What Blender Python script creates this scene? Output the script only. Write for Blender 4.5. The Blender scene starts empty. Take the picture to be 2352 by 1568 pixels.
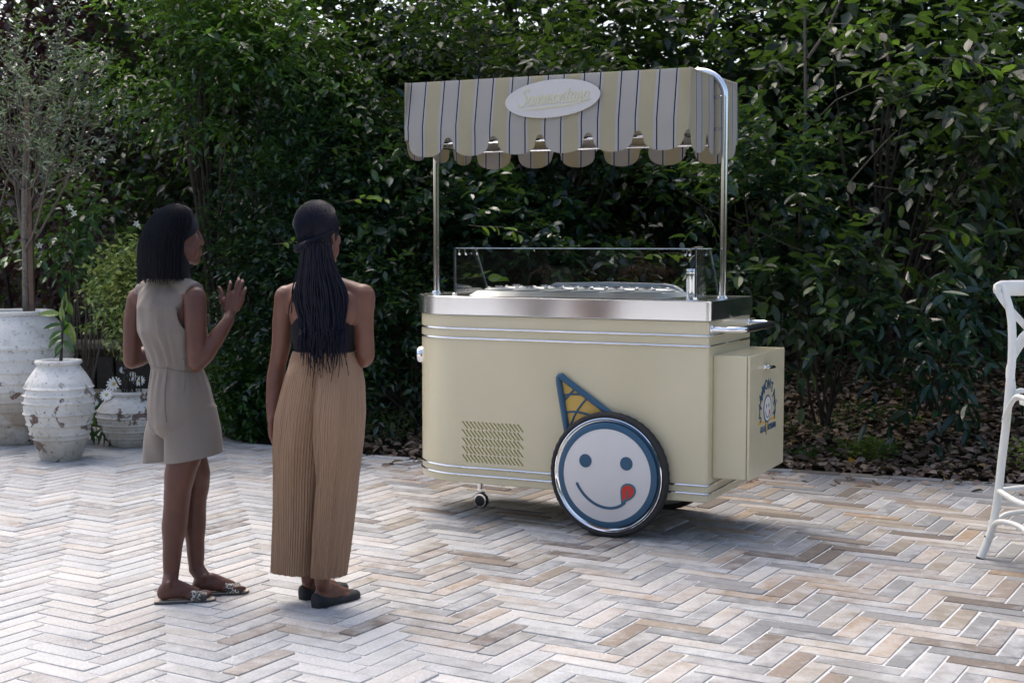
import bpy, bmesh, math, random
import numpy as np
from mathutils import Vector, Matrix, Euler

# ------------------------------------------------------------------ camera, light, exposure
sc = bpy.context.scene
col = sc.collection
cam_d = bpy.data.cameras.new("camera")
cam = bpy.data.objects.new("camera", cam_d)
col.objects.link(cam)
cam.location = (0, 0, 1.5)
cam.rotation_euler = (math.radians(90 - 4.1935), 0, 0)
cam_d.sensor_width = 36
cam_d.lens = 48.85
cam_d.clip_end = 500
cam_d.clip_start = 0.05
cam_d.dof.use_dof = True
cam_d.dof.focus_distance = 6.6
cam_d.dof.aperture_fstop = 5.0
sc.camera = cam

SUN_EL, SUN_AZ = math.radians(60), math.radians(-30)      # azimuth from +Y towards +X
world = bpy.data.worlds.new("World")
sc.world = world
world.use_nodes = True
wn = world.node_tree
wn.nodes.clear()
wo = wn.nodes.new("ShaderNodeOutputWorld")
wb = wn.nodes.new("ShaderNodeBackground")
sky = wn.nodes.new("ShaderNodeTexSky")
sky.sky_type = 'NISHITA'
sky.sun_disc = False
sky.sun_elevation = SUN_EL
sky.sun_rotation = SUN_AZ
sky.air_density = 0.9
sky.dust_density = 5.0
sky.ozone_density = 0.4
wb.inputs['Strength'].default_value = 0.15
wn.links.new(sky.outputs[0], wb.inputs[0])
wn.links.new(wb.outputs[0], wo.inputs[0])

sun_d = bpy.data.lights.new("sun", 'SUN')
sun = bpy.data.objects.new("sun", sun_d)
col.objects.link(sun)
sun_d.energy = 0.7
sun_d.angle = math.radians(48)
sun_d.color = (1.0, 0.98, 0.95)
sdir = Vector((math.sin(SUN_AZ) * math.cos(SUN_EL), math.cos(SUN_AZ) * math.cos(SUN_EL), math.sin(SUN_EL)))
sun.location = sdir * 30
sun.rotation_euler = sdir.to_track_quat('Z', 'Y').to_euler()

sc.view_settings.view_transform = 'Standard'
sc.view_settings.look = 'None'
sc.view_settings.gamma = 1
sc.view_settings.exposure = 1.12
sc.view_settings.use_curve_mapping = False
sc.render.engine = 'CYCLES'
sc.cycles.max_bounces = 8
sc.cycles.diffuse_bounces = 3
sc.cycles.transparent_max_bounces = 12
sc.cycles.caustics_reflective = False
sc.cycles.caustics_refractive = False
try:
    sc.cycles.use_denoising = True
except Exception:
    pass

# ------------------------------------------------------------------ measuring helpers
FF = 48.85 / 36 * 2352
PT = math.radians(4.1935)


def ray(px, py):
    dx = (px - 1176) / FF
    dy = -(py - 784) / FF
    return np.array([dx, math.cos(PT) + dy * math.sin(PT), -math.sin(PT) + dy * math.cos(PT)])


def W(px, py, Y):
    d = ray(px, py)
    return np.array([0, 0, 1.5]) + d * (Y / d[1])


def G(px, py, z=0.0):
    d = ray(px, py)
    return np.array([0, 0, 1.5]) + d * ((z - 1.5) / d[2])


# ------------------------------------------------------------------ object helpers
def link(o, parent=None):
    col.objects.link(o)
    if parent is not None:
        o.parent = parent
    return o


def thing(name, label, cat, loc=(0, 0, 0), rz=0.0, group=None):
    o = bpy.data.objects.new(name, None)
    o.empty_display_size = 0.1
    o.location = tuple(float(v) for v in loc)
    o.rotation_euler = (0, 0, rz)
    col.objects.link(o)
    o['label'] = label
    o['category'] = cat
    if group:
        o['group'] = group
    return o


def tag(o, label, cat, group=None):
    o['label'] = label
    o['category'] = cat
    if group:
        o['group'] = group
    return o


class MB:
    """collects shapes for one mesh object"""

    def __init__(self):
        self.v = []
        self.f = []
        self.m = []
        self.n = 0

    def add(self, verts, faces, m=0):
        verts = [tuple(float(c) for c in p) for p in verts]
        o = self.n
        self.v += verts
        self.f += [tuple(i + o for i in f) for f in faces]
        self.m += [m] * len(faces)
        self.n += len(verts)

    def box(self, c, s, rot=None, m=0, bev=0.0):
        hx, hy, hz = s[0] / 2, s[1] / 2, s[2] / 2
        if bev > 0:
            b = min(bev, hx * .9, hy * .9, hz * .9)
            vs = []
            for z, i in ((-hz, b), (-hz + b, 0), (hz - b, 0), (hz, b)):
                x, y = hx - i, hy - i
                bb = b * .7
                vs += [(-x + bb, -y, z), (x - bb, -y, z), (x, -y + bb, z), (x, y - bb, z), (x - bb, y, z), (-x + bb, y, z), (-x, y - bb, z), (-x, -y + bb, z)]
            fs = [tuple(range(7, -1, -1)), tuple(range(24, 32))]
            for r in range(3):
                for k in range(8):
                    a, b2 = r * 8 + k, r * 8 + (k + 1) % 8
                    fs.append((a, b2, b2 + 8, a + 8))
        else:
            vs = [(sx * hx, sy * hy, sz * hz) for sz in (-1, 1) for sx, sy in ((-1, -1), (1, -1), (1, 1), (-1, 1))]
            fs = [(3, 2, 1, 0), (4, 5, 6, 7), (0, 1, 5, 4), (1, 2, 6, 5), (2, 3, 7, 6), (3, 0, 4, 7)]
        R = rot if rot is not None else Matrix.Identity(3)
        self.add([Vector(c) + R @ Vector(p) for p in vs], fs, m)

    def rings(self, rings, cap0=True, cap1=True, m=0, closed=True):
        n = len(rings[0])
        vs = [p for r in rings for p in r]
        fs = []
        for i in range(len(rings) - 1):
            for k in range(n if closed else n - 1):
                a, b = i * n + k, i * n + (k + 1) % n
                fs.append((a, b, b + n, a + n))
        if cap0:
            fs.append(tuple(range(n - 1, -1, -1)))
        if cap1:
            o = (len(rings) - 1) * n
            fs.append(tuple(range(o, o + n)))
        self.add(vs, fs, m)

    def tube(self, path, r, seg=10, m=0, caps=True, closed=False, flat=None, up=None):
        """tube along a path; r number or list; flat=(a,b) scales the section"""
        P = [Vector(p) for p in path]
        n = len(P)
        rr = list(r) if hasattr(r, '__len__') else [r] * n
        T = []
        for i in range(n):
            if closed:
                t = P[(i + 1) % n] - P[i - 1]
            else:
                t = P[min(i + 1, n - 1)] - P[max(i - 1, 0)]
            if t.length < 1e-9:
                t = Vector((0, 0, 1))
            T.append(t.normalized())
        u = Vector(up) if up is not None else (Vector((0, 0, 1)) if abs(T[0].z) < .9 else Vector((1, 0, 0)))
        rs = []
        for i in range(n):
            u = (u - T[i] * u.dot(T[i]))
            if u.length < 1e-6:
                u = T[i].orthogonal()
            u.normalize()
            w = T[i].cross(u)
            a, b = flat if flat else (1, 1)
            rs.append([P[i] + (u * math.cos(t) * a + w * math.sin(t) * b) * rr[i] for t in (2 * math.pi * k / seg for k in range(seg))])
        if closed:
            rs.append(rs[0])
            caps = False
        self.rings(rs, caps, caps, m)

    def capsule(self, path, r, seg=12, m=0, flat=None, up=None):
        """closed tube with rounded ends (for remeshing)"""
        P = [Vector(p) for p in path]
        rr = list(r) if hasattr(r, '__len__') else [r] * len(P)
        t0 = (P[0] - P[1]).normalized()
        t1 = (P[-1] - P[-2]).normalized()
        A, ra, B, rb = [], [], [], []
        for a in (80, 55, 28):
            s, c = math.sin(math.radians(a)), math.cos(math.radians(a))
            A.append(P[0] + t0 * rr[0] * s)
            ra.append(rr[0] * c)
        for a in (28, 55, 80):
            s, c = math.sin(math.radians(a)), math.cos(math.radians(a))
            B.append(P[-1] + t1 * rr[-1] * s)
            rb.append(rr[-1] * c)
        self.tube(A + P + B, ra + rr + rb, seg, m, True, False, flat, up)

    def ball(self, c, r, seg=16, rows=10, m=0, rot=None):
        rx, ry, rz = r if hasattr(r, '__len__') else (r, r, r)
        R = rot if rot is not None else Matrix.Identity(3)
        rs = []
        for i in range(1, rows):
            a = math.pi * i / rows
            rs.append([Vector(c) + R @ Vector((rx * math.sin(a) * math.cos(t), ry * math.sin(a) * math.sin(t), -rz * math.cos(a)))
                       for t in (2 * math.pi * k / seg for k in range(seg))])
        n = seg
        vs = [p for r_ in rs for p in r_] + [Vector(c) + R @ Vector((0, 0, -rz)), Vector(c) + R @ Vector((0, 0, rz))]
        fs = []
        for i in range(len(rs) - 1):
            for k in range(n):
                a, b = i * n + k, i * n + (k + 1) % n
                fs.append((a, b, b + n, a + n))
        lo, hi = len(vs) - 2, len(vs) - 1
        o = (len(rs) - 1) * n
        for k in range(n):
            fs.append((lo, (k + 1) % n, k))
            fs.append((hi, o + k, o + (k + 1) % n))
        self.add(vs, fs, m)

    def lathe(self, prof, c=(0, 0, 0), seg=48, m=0, M=None, close=False, ms=None):
        """prof: (r, h) pairs, turned about local z then placed with M (3x3) and c"""
        R = M if M is not None else Matrix.Identity(3)
        vs, fs = [], []
        n = len(prof)
        for (r, h) in prof:
            for k in range(seg):
                t = 2 * math.pi * k / seg
                vs.append(Vector(c) + R @ Vector((r * math.cos(t), r * math.sin(t), h)))
        o0 = self.n
        for i in range(n if close else n - 1):
            j = (i + 1) % n
            ff = []
            for k in range(seg):
                a, b = i * seg + k, i * seg + (k + 1) % seg
                ff.append((a, b, j * seg + (k + 1) % seg, j * seg + k))
            fs.append(ff)
        flat = [f for ff in fs for f in ff]
        self.add(vs, flat, m)
        if ms:
            pos = len(self.m) - len(flat)
            for i, ff in enumerate(fs):
                for _ in ff:
                    self.m[pos] = ms[i]
                    pos += 1

    def prism(self, poly, th, frame, m=0):
        """poly 2-D points (CCW) in frame (origin, ex, ey, en): extruded th along en"""
        o, ex, ey, en = [Vector(q) for q in frame]
        n = len(poly)
        a = [o + ex * p[0] + ey * p[1] for p in poly]
        b = [p + en * th for p in a]
        self.add(a + b, [tuple(range(n - 1, -1, -1)), tuple(range(n, 2 * n))] +
                 [(k, (k + 1) % n, (k + 1) % n + n, k + n) for k in range(n)], m)

    def mesh(self, name, mats, smooth=True, angle=40):
        me = bpy.data.meshes.new(name)
        me.from_pydata(self.v, [], self.f)
        for mm in (mats if isinstance(mats, (list, tuple)) else [mats]):
            me.materials.append(mm)
        if any(self.m):
            me.polygons.foreach_set('material_index', self.m)
        if smooth:
            me.polygons.foreach_set('use_smooth', [True] * len(me.polygons))
            try:
                me.set_sharp_from_angle(angle=math.radians(angle))
            except Exception:
                pass
        me.update()
        return me

    def build(self, name, mats, parent=None, smooth=True, angle=40):
        return link(bpy.data.objects.new(name, self.mesh(name, mats, smooth, angle)), parent)


def np_mesh(name, verts, loops, starts, mat, smooth=False):
    me = bpy.data.meshes.new(name)
    nv = len(verts)
    me.vertices.add(nv)
    me.vertices.foreach_set('co', np.asarray(verts, dtype=np.float32).ravel())
    me.loops.add(len(loops))
    me.loops.foreach_set('vertex_index', np.asarray(loops, dtype=np.int32))
    me.polygons.add(len(starts))
    me.polygons.foreach_set('loop_start', np.asarray(starts, dtype=np.int32))
    me.update(calc_edges=True)
    me.validate()
    me.materials.append(mat)
    if smooth:
        me.polygons.foreach_set('use_smooth', [True] * len(me.polygons))
    return me


# ------------------------------------------------------------------ materials
class NT:
    def __init__(self, name):
        self.mat = bpy.data.materials.new(name)
        self.mat.use_nodes = True
        self.t = self.mat.node_tree
        self.b = self.t.nodes['Principled BSDF']
        self.out = self.t.nodes['Material Output']

    def n(self, typ, **kw):
        nd = self.t.nodes.new(typ)
        for k, v in kw.items():
            if k.startswith('i_'):
                key = k[2:]
                key = int(key) if key.isdigit() else key.replace('_', ' ')
                if hasattr(v, 'is_output') or isinstance(v, bpy.types.NodeSocket):
                    self.t.links.new(v, nd.inputs[key])
                else:
                    nd.inputs[key].default_value = v
            else:
                setattr(nd, k, v)
        return nd

    def l(self, a, b):
        self.t.links.new(a, b)

    def coord(self, kind='Object'):
        return self.n('ShaderNodeTexCoord').outputs[kind]

    def pos(self):
        return self.n('ShaderNodeNewGeometry').outputs['Position']

    def noise(self, vec, scale, detail=4, rough=.55, dist=0.0):
        nd = self.n('ShaderNodeTexNoise')
        self.l(vec, nd.inputs['Vector'])
        nd.inputs['Scale'].default_value = scale
        nd.inputs['Detail'].default_value = detail
        nd.inputs['Roughness'].default_value = rough
        nd.inputs['Distortion'].default_value = dist
        return nd.outputs[0]

    def ramp(self, fac, stops, interp='LINEAR'):
        nd = self.n('ShaderNodeValToRGB')
        self.l(fac, nd.inputs[0])
        cr = nd.color_ramp
        cr.interpolation = interp
        while len(cr.elements) < len(stops):
            cr.elements.new(0.5)
        for e, (p, c) in zip(cr.elements, stops):
            e.position = p
            c = c if hasattr(c, '__len__') else (c, c, c)
            e.color = (*c[:3], 1)
        return nd.outputs[0]

    def mix(self, fac, a, b, mode='MIX'):
        nd = self.n('ShaderNodeMix', data_type='RGBA', blend_type=mode)
        for key, v in ((0, fac), (6, a), (7, b)):
            if isinstance(v, bpy.types.NodeSocket):
                self.l(v, nd.inputs[key])
            else:
                if key != 0 and len(v) == 3:
                    v = (*v, 1)
                nd.inputs[key].default_value = v
        return nd.outputs[2]

    def math(self, op, a, b=0.0, c=None, clamp=False):
        nd = self.n('ShaderNodeMath', operation=op, use_clamp=clamp)
        for i, v in enumerate((a, b) if c is None else (a, b, c)):
            if isinstance(v, bpy.types.NodeSocket):
                self.l(v, nd.inputs[i])
            else:
                nd.inputs[i].default_value = v
        return nd.outputs[0]

    def bump(self, h, strength=.3, dist=.01):
        nd = self.n('ShaderNodeBump')
        nd.inputs['Strength'].default_value = strength
        nd.inputs['Distance'].default_value = dist
        self.l(h, nd.inputs['Height'])
        self.l(nd.outputs[0], self.b.inputs['Normal'])

    def set(self, **kw):
        for k, v in kw.items():
            key = k.replace('_', ' ')
            s = self.b.inputs[key]
            if isinstance(v, bpy.types.NodeSocket):
                self.l(v, s)
            else:
                if key in ('Base Color', 'Sheen Tint', 'Emission Color') and len(v) == 3:
                    v = (*v, 1)
                s.default_value = v
        return self


def simple(name, c, rough=.5, metal=0.0, var=.12, scale=40, bump=0.0, bd=.002, coat=0.0):
    m = NT(name)
    v = m.coord()
    nz = m.noise(v, scale, 5)
    lo = tuple(x * (1 - var) for x in c)
    hi = tuple(min(1, x * (1 + var)) for x in c)
    m.set(Base_Color=m.ramp(nz, [(.3, lo), (.7, hi)]), Metallic=metal)
    rn = m.noise(v, scale * .35, 3)
    m.set(Roughness=m.ramp(rn, [(.3, max(0, rough * .85)), (.7, min(1, rough * 1.15))]))
    if coat:
        m.set(Coat_Weight=coat, Coat_Roughness=.12)
    if bump:
        m.bump(nz, bump, bd)
    return m.mat


def leafmat(name, cols, rough=.38, trans=.32, tcol=(.16, .3, .03), spot=0.0):
    """cols: ramp stops [(pos, colour)] driven by a random number per leaf"""
    m = NT(name)
    g = m.n('ShaderNodeNewGeometry')
    oi = m.n('ShaderNodeObjectInfo')
    r = m.math('FRACT', m.math('ADD', g.outputs['Random Per Island'], oi.outputs['Random']))
    c = m.ramp(r, cols)
    nz = m.noise(g.outputs['Position'], 60, 3)
    c = m.mix(.6, c, m.ramp(nz, [(.3, .6), (.7, 1.25)]), 'MULTIPLY')
    if spot:
        sp = m.ramp(m.noise(g.outputs['Position'], 35, 4), [(.62, 0), (.7, spot)])
        c = m.mix(sp, c, (.16, .12, .06))
    m.set(Base_Color=c, Roughness=max(.15, rough - .10), Specular_IOR_Level=.5)
    m.bump(m.noise(g.outputs['Position'], 130, 3), .25, .004)
    tr = m.n('ShaderNodeBsdfTranslucent')
    tc = m.mix(.75, c, (*tcol, 1))
    m.l(tc, tr.inputs['Color'])
    mx = m.n('ShaderNodeMixShader')
    mx.inputs[0].default_value = trans
    m.l(m.b.outputs[0], mx.inputs[1])
    m.l(tr.outputs[0], mx.inputs[2])
    m.l(mx.outputs[0], m.out.inputs[0])
    return m.mat


def remesh(mb, name, voxel, mat, smooth_it=3, parent=None, factor=.5):
    """union of the closed shapes of mb as one continuous surface"""
    o = mb.build(name, mat, parent)
    md = o.modifiers.new('r', 'REMESH')
    md.mode = 'VOXEL'
    md.voxel_size = voxel
    md.use_smooth_shade = True
    if smooth_it:
        s = o.modifiers.new('s', 'SMOOTH')
        s.iterations = smooth_it
        s.factor = factor
    dg = bpy.context.evaluated_depsgraph_get()
    dg.update()
    me = bpy.data.meshes.new_from_object(o.evaluated_get(dg))
    old = o.data
    o.modifiers.clear()
    o.data = me
    me.name = name
    if not me.materials:
        me.materials.append(mat)
    me.polygons.foreach_set('use_smooth', [True] * len(me.polygons))
    bpy.data.meshes.remove(old)
    return o


def cut(o, pts_normals):
    """cut away the side each normal points to"""
    bm = bmesh.new()
    bm.from_mesh(o.data)
    for p, nrm in pts_normals:
        bmesh.ops.bisect_plane(bm, geom=bm.verts[:] + bm.edges[:] + bm.faces[:], plane_co=p, plane_no=nrm, clear_outer=True)
    bm.to_mesh(o.data)
    bm.free()
    o.data.polygons.foreach_set('use_smooth', [True] * len(o.data.polygons))
# ------------------------------------------------------------------ setting: terrain and patio
rng = np.random.default_rng(7)
EDGE = [(9.0, 5.8), (6.0, 7.1), (2.99, 8.47), (1.83, 8.98), (.6, 9.2), (-.63, 9.42), (-1.02, 9.61), (-1.77, 10.05), (-2.03, 10.16), (-2.25, 10.72), (-3.3, 10.95), (-4.6, 11.1), (-9, 11.4)]


def edge_y(x):
    pts = sorted(EDGE)
    return float(np.interp(x, [p[0] for p in pts], [p[1] for p in pts]))


def ground_h(x, y):
    d = y - edge_y(x)
    if d < -.12:
        return -.09
    if d < 0.04:
        return -.05
    left = min(1, max(0, (-x - 1.8) / 1.0))             # flatter lawn behind the jars
    s = .13 * (1 - left) + .02 * left
    h = .0 + s * min(d, 4.5) + .05 * (1 - left) * math.sin(x * 1.7 + 1) * min(1, d)
    if d > 4.5:
        h += min(3.4, (d - 4.5) * .30)
    return h


def build_terrain():
    xs = np.concatenate([np.linspace(-120, -14, 12), np.linspace(-12, 12, 97), np.linspace(14, 120, 12)])
    ys = np.concatenate([np.linspace(-120, -6, 10), np.linspace(-4, 8, 13), np.linspace(8.2, 16, 79), np.linspace(17, 30, 16), np.linspace(35, 160, 10)])
    mb = MB()
    vs = [(x, y, ground_h(x, y) + .012 * math.sin(x * 9.1 + y * 3.3) * (1 if y > edge_y(x) + .1 else 0)) for y in ys for x in xs]
    n = len(xs)
    fs = [(j * n + i, j * n + i + 1, (j + 1) * n + i + 1, (j + 1) * n + i) for j in range(len(ys) - 1) for i in range(n - 1)]
    mb.add(vs, fs)
    m = NT('soil')
    p = m.pos()
    c = m.ramp(m.noise(p, 6, 8, .65), [(.25, (.006, .005, .004)), (.5, (.018, .013, .009)), (.75, (.035, .026, .017))])
    m.set(Base_Color=c, Roughness=.95, Specular_IOR_Level=.15)
    m.bump(m.noise(p, 30, 6, .7), .6, .03)
    o = mb.build('ground', m.mat)
    o['kind'] = 'structure'
    return o


ground = build_terrain()

# ---- patio base (the pale pointing between the bricks)
mb = MB()
pe = sorted(EDGE)
poly = [(p[0], p[1] - .0) for p in pe]
top = [(-28, 11.6)] + poly + [(28, 2.0), (28, -16), (-28, -16)]  # sheet widened out of view so the steel counter reflects pale ground
cnt = len(top)
mb.add([(x, y, -.0022) for x, y in top] + [(x, y, -.12) for x, y in top],
       [tuple(range(cnt - 1, -1, -1))] + [(k, (k + 1) % cnt, (k + 1) % cnt + cnt, k + cnt) for k in range(cnt)])
gm = NT('pointing')
p = gm.pos()
base = gm.ramp(gm.noise(p, 8, 6, .6), [(.3, (.46, .46, .455)), (.6, (.575, .575, .57)), (.8, (.64, .64, .635))])
dirt = gm.ramp(gm.noise(p, 14, 6, .7), [(.66, 0), (.74, .7)])
base = gm.mix(dirt, base, (.06, .055, .05))
gm.set(Base_Color=base, Roughness=.9)
gm.bump(gm.noise(p, 120, 4, .6), .5, .004)
patio = mb.build('patio', gm.mat, None, False)
patio['kind'] = 'structure'


def brick_material():
    m = NT('brick_whitewashed')
    g = m.n('ShaderNodeNewGeometry')
    oi = m.n('ShaderNodeObjectInfo')
    at = m.n('ShaderNodeAttribute', attribute_name='brick_random')
    r = m.math('FRACT', m.math('ADD', at.outputs['Fac'], oi.outputs['Random']))
    p = g.outputs['Position']
    base = m.ramp(r, [(0, (.25, .245, .235)), (.18, (.265, .23, .185)), (.32, (.205, .208, .208)), (.46, (.285, .215, .15)), (.53, (.16, .135, .115)),
                      (.61, (.36, .325, .285)), (.72, (.28, .275, .27)), (.88, (.24, .20, .165)), (1, (.40, .38, .36))], 'CONSTANT')
    # per-brick offset so that the stains do not run through the joints
    off = m.n('ShaderNodeCombineXYZ', i_0=m.math('MULTIPLY', r, 37.0), i_1=m.math('MULTIPLY', r, 91.0), i_2=0.0)
    pv = m.n('ShaderNodeVectorMath', operation='ADD', i_0=p, i_1=off.outputs[0]).outputs[0]
    base = m.mix(.5, base, m.ramp(m.noise(pv, 46, 10, .78), [(.25, .5), (.5, 1.0), (.75, 1.45)]), 'MULTIPLY')
    base = m.mix(.5, base, m.ramp(m.noise(pv, 190, 8, .9), [(.32, .45), (.68, 1.45)]), 'MULTIPLY')
    # limewash left on the bricks: worn thinner to the right, with the left's brighter light painted in
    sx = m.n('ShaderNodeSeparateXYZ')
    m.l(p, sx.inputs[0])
    wear_light = m.n('ShaderNodeMapRange', i_0=sx.outputs['X'], i_1=-2.2, i_2=1.2, i_3=.23, i_4=-.05).outputs[0]
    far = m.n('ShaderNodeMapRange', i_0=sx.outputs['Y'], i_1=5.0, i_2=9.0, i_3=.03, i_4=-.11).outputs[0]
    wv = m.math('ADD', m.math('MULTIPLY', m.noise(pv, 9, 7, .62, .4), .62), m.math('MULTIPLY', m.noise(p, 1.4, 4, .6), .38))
    wv = m.math('ADD', m.math('ADD', wv, m.math('MULTIPLY', m.math('SUBTRACT', m.math('FRACT', m.math('MULTIPLY', r, 7.31)), .5), .24)), m.math('ADD', wear_light, far))
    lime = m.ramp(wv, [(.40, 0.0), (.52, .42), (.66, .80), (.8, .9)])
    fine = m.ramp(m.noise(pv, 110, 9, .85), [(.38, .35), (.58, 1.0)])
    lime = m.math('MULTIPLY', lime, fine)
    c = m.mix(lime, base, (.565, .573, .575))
    # soot and moss patches
    dk = m.ramp(m.noise(pv, 11, 8, .72, .8), [(.63, 0), (.75, .75)])
    dk = m.math('MULTIPLY', dk, m.ramp(m.noise(pv, 150, 4, .8), [(.38, 0), (.56, 1)]))
    c = m.mix(dk, c, (.05, .052, .05))
    m.set(Base_Color=c, Roughness=.82, Specular_IOR_Level=.3)
    hb = m.math('ADD', m.noise(pv, 45, 8, .75), m.math('MULTIPLY', m.noise(pv, 300, 3, .7), .35))
    m.bump(hb, .45, .006)
    return m.mat


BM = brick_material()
BL, BW, BJ = .322, .0885, .0105
BA = math.radians(59.5)
ca, sa = math.cos(BA), math.sin(BA)


def brick_verts(l, w, h, r):
    """worn brick: 4 rings of 8 around, one top face"""
    b = r.uniform(.0012, .0026)
    x, y = l / 2, w / 2
    vs = []
    for z, i in ((-h, 0), (-b, 0), (-b * .3, b * .4), (0, b)):
        c = .004
        for px, py in ((-x + c, -y), (x - c, -y), (x, -y + c), (x, y - c), (x - c, y), (-x + c, y), (-x, y - c), (-x, -y + c)):
            vs.append([px * (1 - i / x), py * (1 - i / y), z])
    vs = np.array(vs)
    jit = r.normal(0, .0016, (8, 2))
    for k in range(4):
        vs[k * 8:(k + 1) * 8, :2] += jit
    vs[24:32, 2] += r.normal(0, .0006, 8)
    fs = [tuple(range(24, 32))]
    for k in range(3):
        for q in range(8):
            a, b2 = k * 8 + q, k * 8 + (q + 1) % 8
            fs.append((a, b2, b2 + 8, a + 8))
    return vs, fs


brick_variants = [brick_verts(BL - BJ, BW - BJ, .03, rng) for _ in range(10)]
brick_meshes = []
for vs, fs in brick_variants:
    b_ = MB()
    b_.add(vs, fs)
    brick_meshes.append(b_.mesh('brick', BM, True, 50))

places = []
for i in range(-75, 110):
    for j in range(-60, 60):
        for vert in (0, 1):
            if vert == 0:
                cx, cy, a = i * BW + j * BL + BL / 2, i * BW - j * BL + BW / 2, 0.0
            else:
                cx, cy, a = i * BW + j * BL + BL + BW / 2, i * BW - j * BL + BW - BL / 2, math.pi / 2
            x, y = cx * ca - cy * sa + .13, cx * sa + cy * ca + 6.0
            if y < 4.15 or y > edge_y(x) + .05 or abs(x) > .372 * y + .75:
                continue
            places.append((x, y, a + BA))
border = []
pts = [p for p in sorted(EDGE) if -7 < p[0] < 7]
for (x0, y0), (x1, y1) in zip(pts[:-1], pts[1:]):
    Lg = math.hypot(x1 - x0, y1 - y0)
    if Lg < .28 or x1 < -4.8 or x0 > 4.8:
        continue
    k = max(1, round(Lg / BL))
    for q in range(k):
        t = (q + .5) / k
        border.append((x0 + (x1 - x0) * t + (y1 - y0) / Lg * .045, y0 + (y1 - y0) * t - (x1 - x0) / Lg * .045, math.atan2(y1 - y0, x1 - x0), 1))
places += border


def in_view(x, y):
    return abs(x) < .369 * y and y > 4.6


def shown(q):
    return (0 if in_view(q[0], q[1]) else 100) + math.hypot(q[0], q[1])


places.sort(key=shown)


def trim(vv, fs):
    """bricks at the edge are sawn along the border course"""
    if vv[:, 0].mean() < -1.85:
        return vv, fs
    for (x0, y0), (x1, y1) in zip(pts[:-1], pts[1:]):
        if x0 - .2 <= vv[:, 0].mean() <= x1 + .2:
            nx, ny = -(y1 - y0), (x1 - x0)
            L_ = math.hypot(nx, ny)
            nx, ny = nx / L_, ny / L_
            d = (vv[:, 0] - x0) * nx + (vv[:, 1] - y0) * ny + (.098 if L_ > .28 else .0)
            if d.max() <= 0:
                continue
            if d.min() >= -.012:
                return None, None
            bm_ = bmesh.new()
            bv_ = [bm_.verts.new(v) for v in vv]
            for f in fs:
                bm_.faces.new([bv_[k] for k in f])
            bmesh.ops.bisect_plane(bm_, geom=bm_.verts[:] + bm_.edges[:] + bm_.faces[:], plane_co=(x0 - nx * (.098 if L_ > .28 else 0), y0 - ny * (.098 if L_ > .28 else 0), 0), plane_no=(nx, ny, 0), clear_outer=True)
            bm_.verts.index_update()
            vv = np.array([v.co[:] for v in bm_.verts])
            fs = [tuple(v.index for v in f.verts) for f in bm_.faces]
            bm_.free()
            if len(vv) < 4:
                return None, None
    return vv, fs


vb, fb, rb = [], [], []
nvb = 0
for idx, q_ in enumerate(places):
    x, y, a = q_[:3]
    z = .001 + abs(rng.normal(0, .0016)) + (.007 if len(places[idx]) > 3 else 0)
    da = rng.normal(0, .006)
    tx, ty = rng.normal(0, .004), rng.normal(0, .004)
    vi = int(rng.integers(len(brick_variants)))
    if idx < 300:
        o = bpy.data.objects.new('brick', brick_meshes[vi])
        o.location = (x, y, z)
        o.rotation_euler = (tx, ty, a + da + (math.pi if rng.random() < .5 else 0))
        link(o, patio)
    else:
        vs, fs = brick_variants[vi]
        R = np.array(Euler((tx, ty, a + da)).to_matrix())
        vv = vs @ R.T + np.array([x, y, z])
        if len(q_) == 3:
            vv, fs = trim(vv, fs)
            if vv is None:
                continue
        vb.append(vv)
        fb += [tuple(k + nvb for k in f) for f in fs]
        rb += [float(rng.random())] * len(vv)
        nvb += len(vv)
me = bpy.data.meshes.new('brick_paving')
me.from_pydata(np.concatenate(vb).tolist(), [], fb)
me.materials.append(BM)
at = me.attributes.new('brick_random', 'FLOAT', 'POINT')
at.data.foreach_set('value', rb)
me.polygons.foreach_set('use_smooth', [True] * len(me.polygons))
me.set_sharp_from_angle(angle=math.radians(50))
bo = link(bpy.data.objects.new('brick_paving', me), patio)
bo['kind'] = 'stuff'

# ------------------------------------------------------------------ foliage
_t = (.10, .28, .50, .72, .90)
_w = (.20, .42, .48, .36, .15)
HI = (np.array([[0, 0, 0]] + [[t, w, .05 - .16 * t * t + .05 * w] for t, w in zip(_t, _w)] + [[1, 0, -.15]] + [[t, -w, .05 - .16 * t * t + .05 * w] for t, w in zip(_t, _w)] + [[t, 0, -.16 * t * t] for t in _t]),
      [(0, 12, 1), (0, 7, 12)] + [(12 + k, 13 + k, 2 + k, 1 + k) for k in range(4)] + [(12 + k, 7 + k, 8 + k, 13 + k) for k in range(4)] + [(16, 6, 5), (16, 11, 6)])
MID = (np.array([[0, 0, 0], [.42, .46, .06], [1, 0, -.1], [.42, -.46, .06], [.45, 0, -.04]]),
       [(0, 4, 1), (4, 2, 1), (0, 3, 4), (4, 3, 2)])
LO = (np.array([[0, 0, 0], [.45, .48, .08], [1, 0, -.08], [.45, -.48, .08]]), [(0, 2, 1), (0, 3, 2)])
NEEDLE = (np.array([[0, 0, 0], [.4, .5, .0], [1, 0, .0], [.4, -.5, .0]]), [(0, 2, 1), (0, 3, 2)])


def norm(a):
    return a / np.maximum(np.linalg.norm(a, axis=-1, keepdims=True), 1e-9)


def leaf_frames(P, D, N):
    D = norm(D)
    S = norm(np.cross(N, D))
    N = norm(np.cross(D, S))
    return D, S, N


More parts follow.
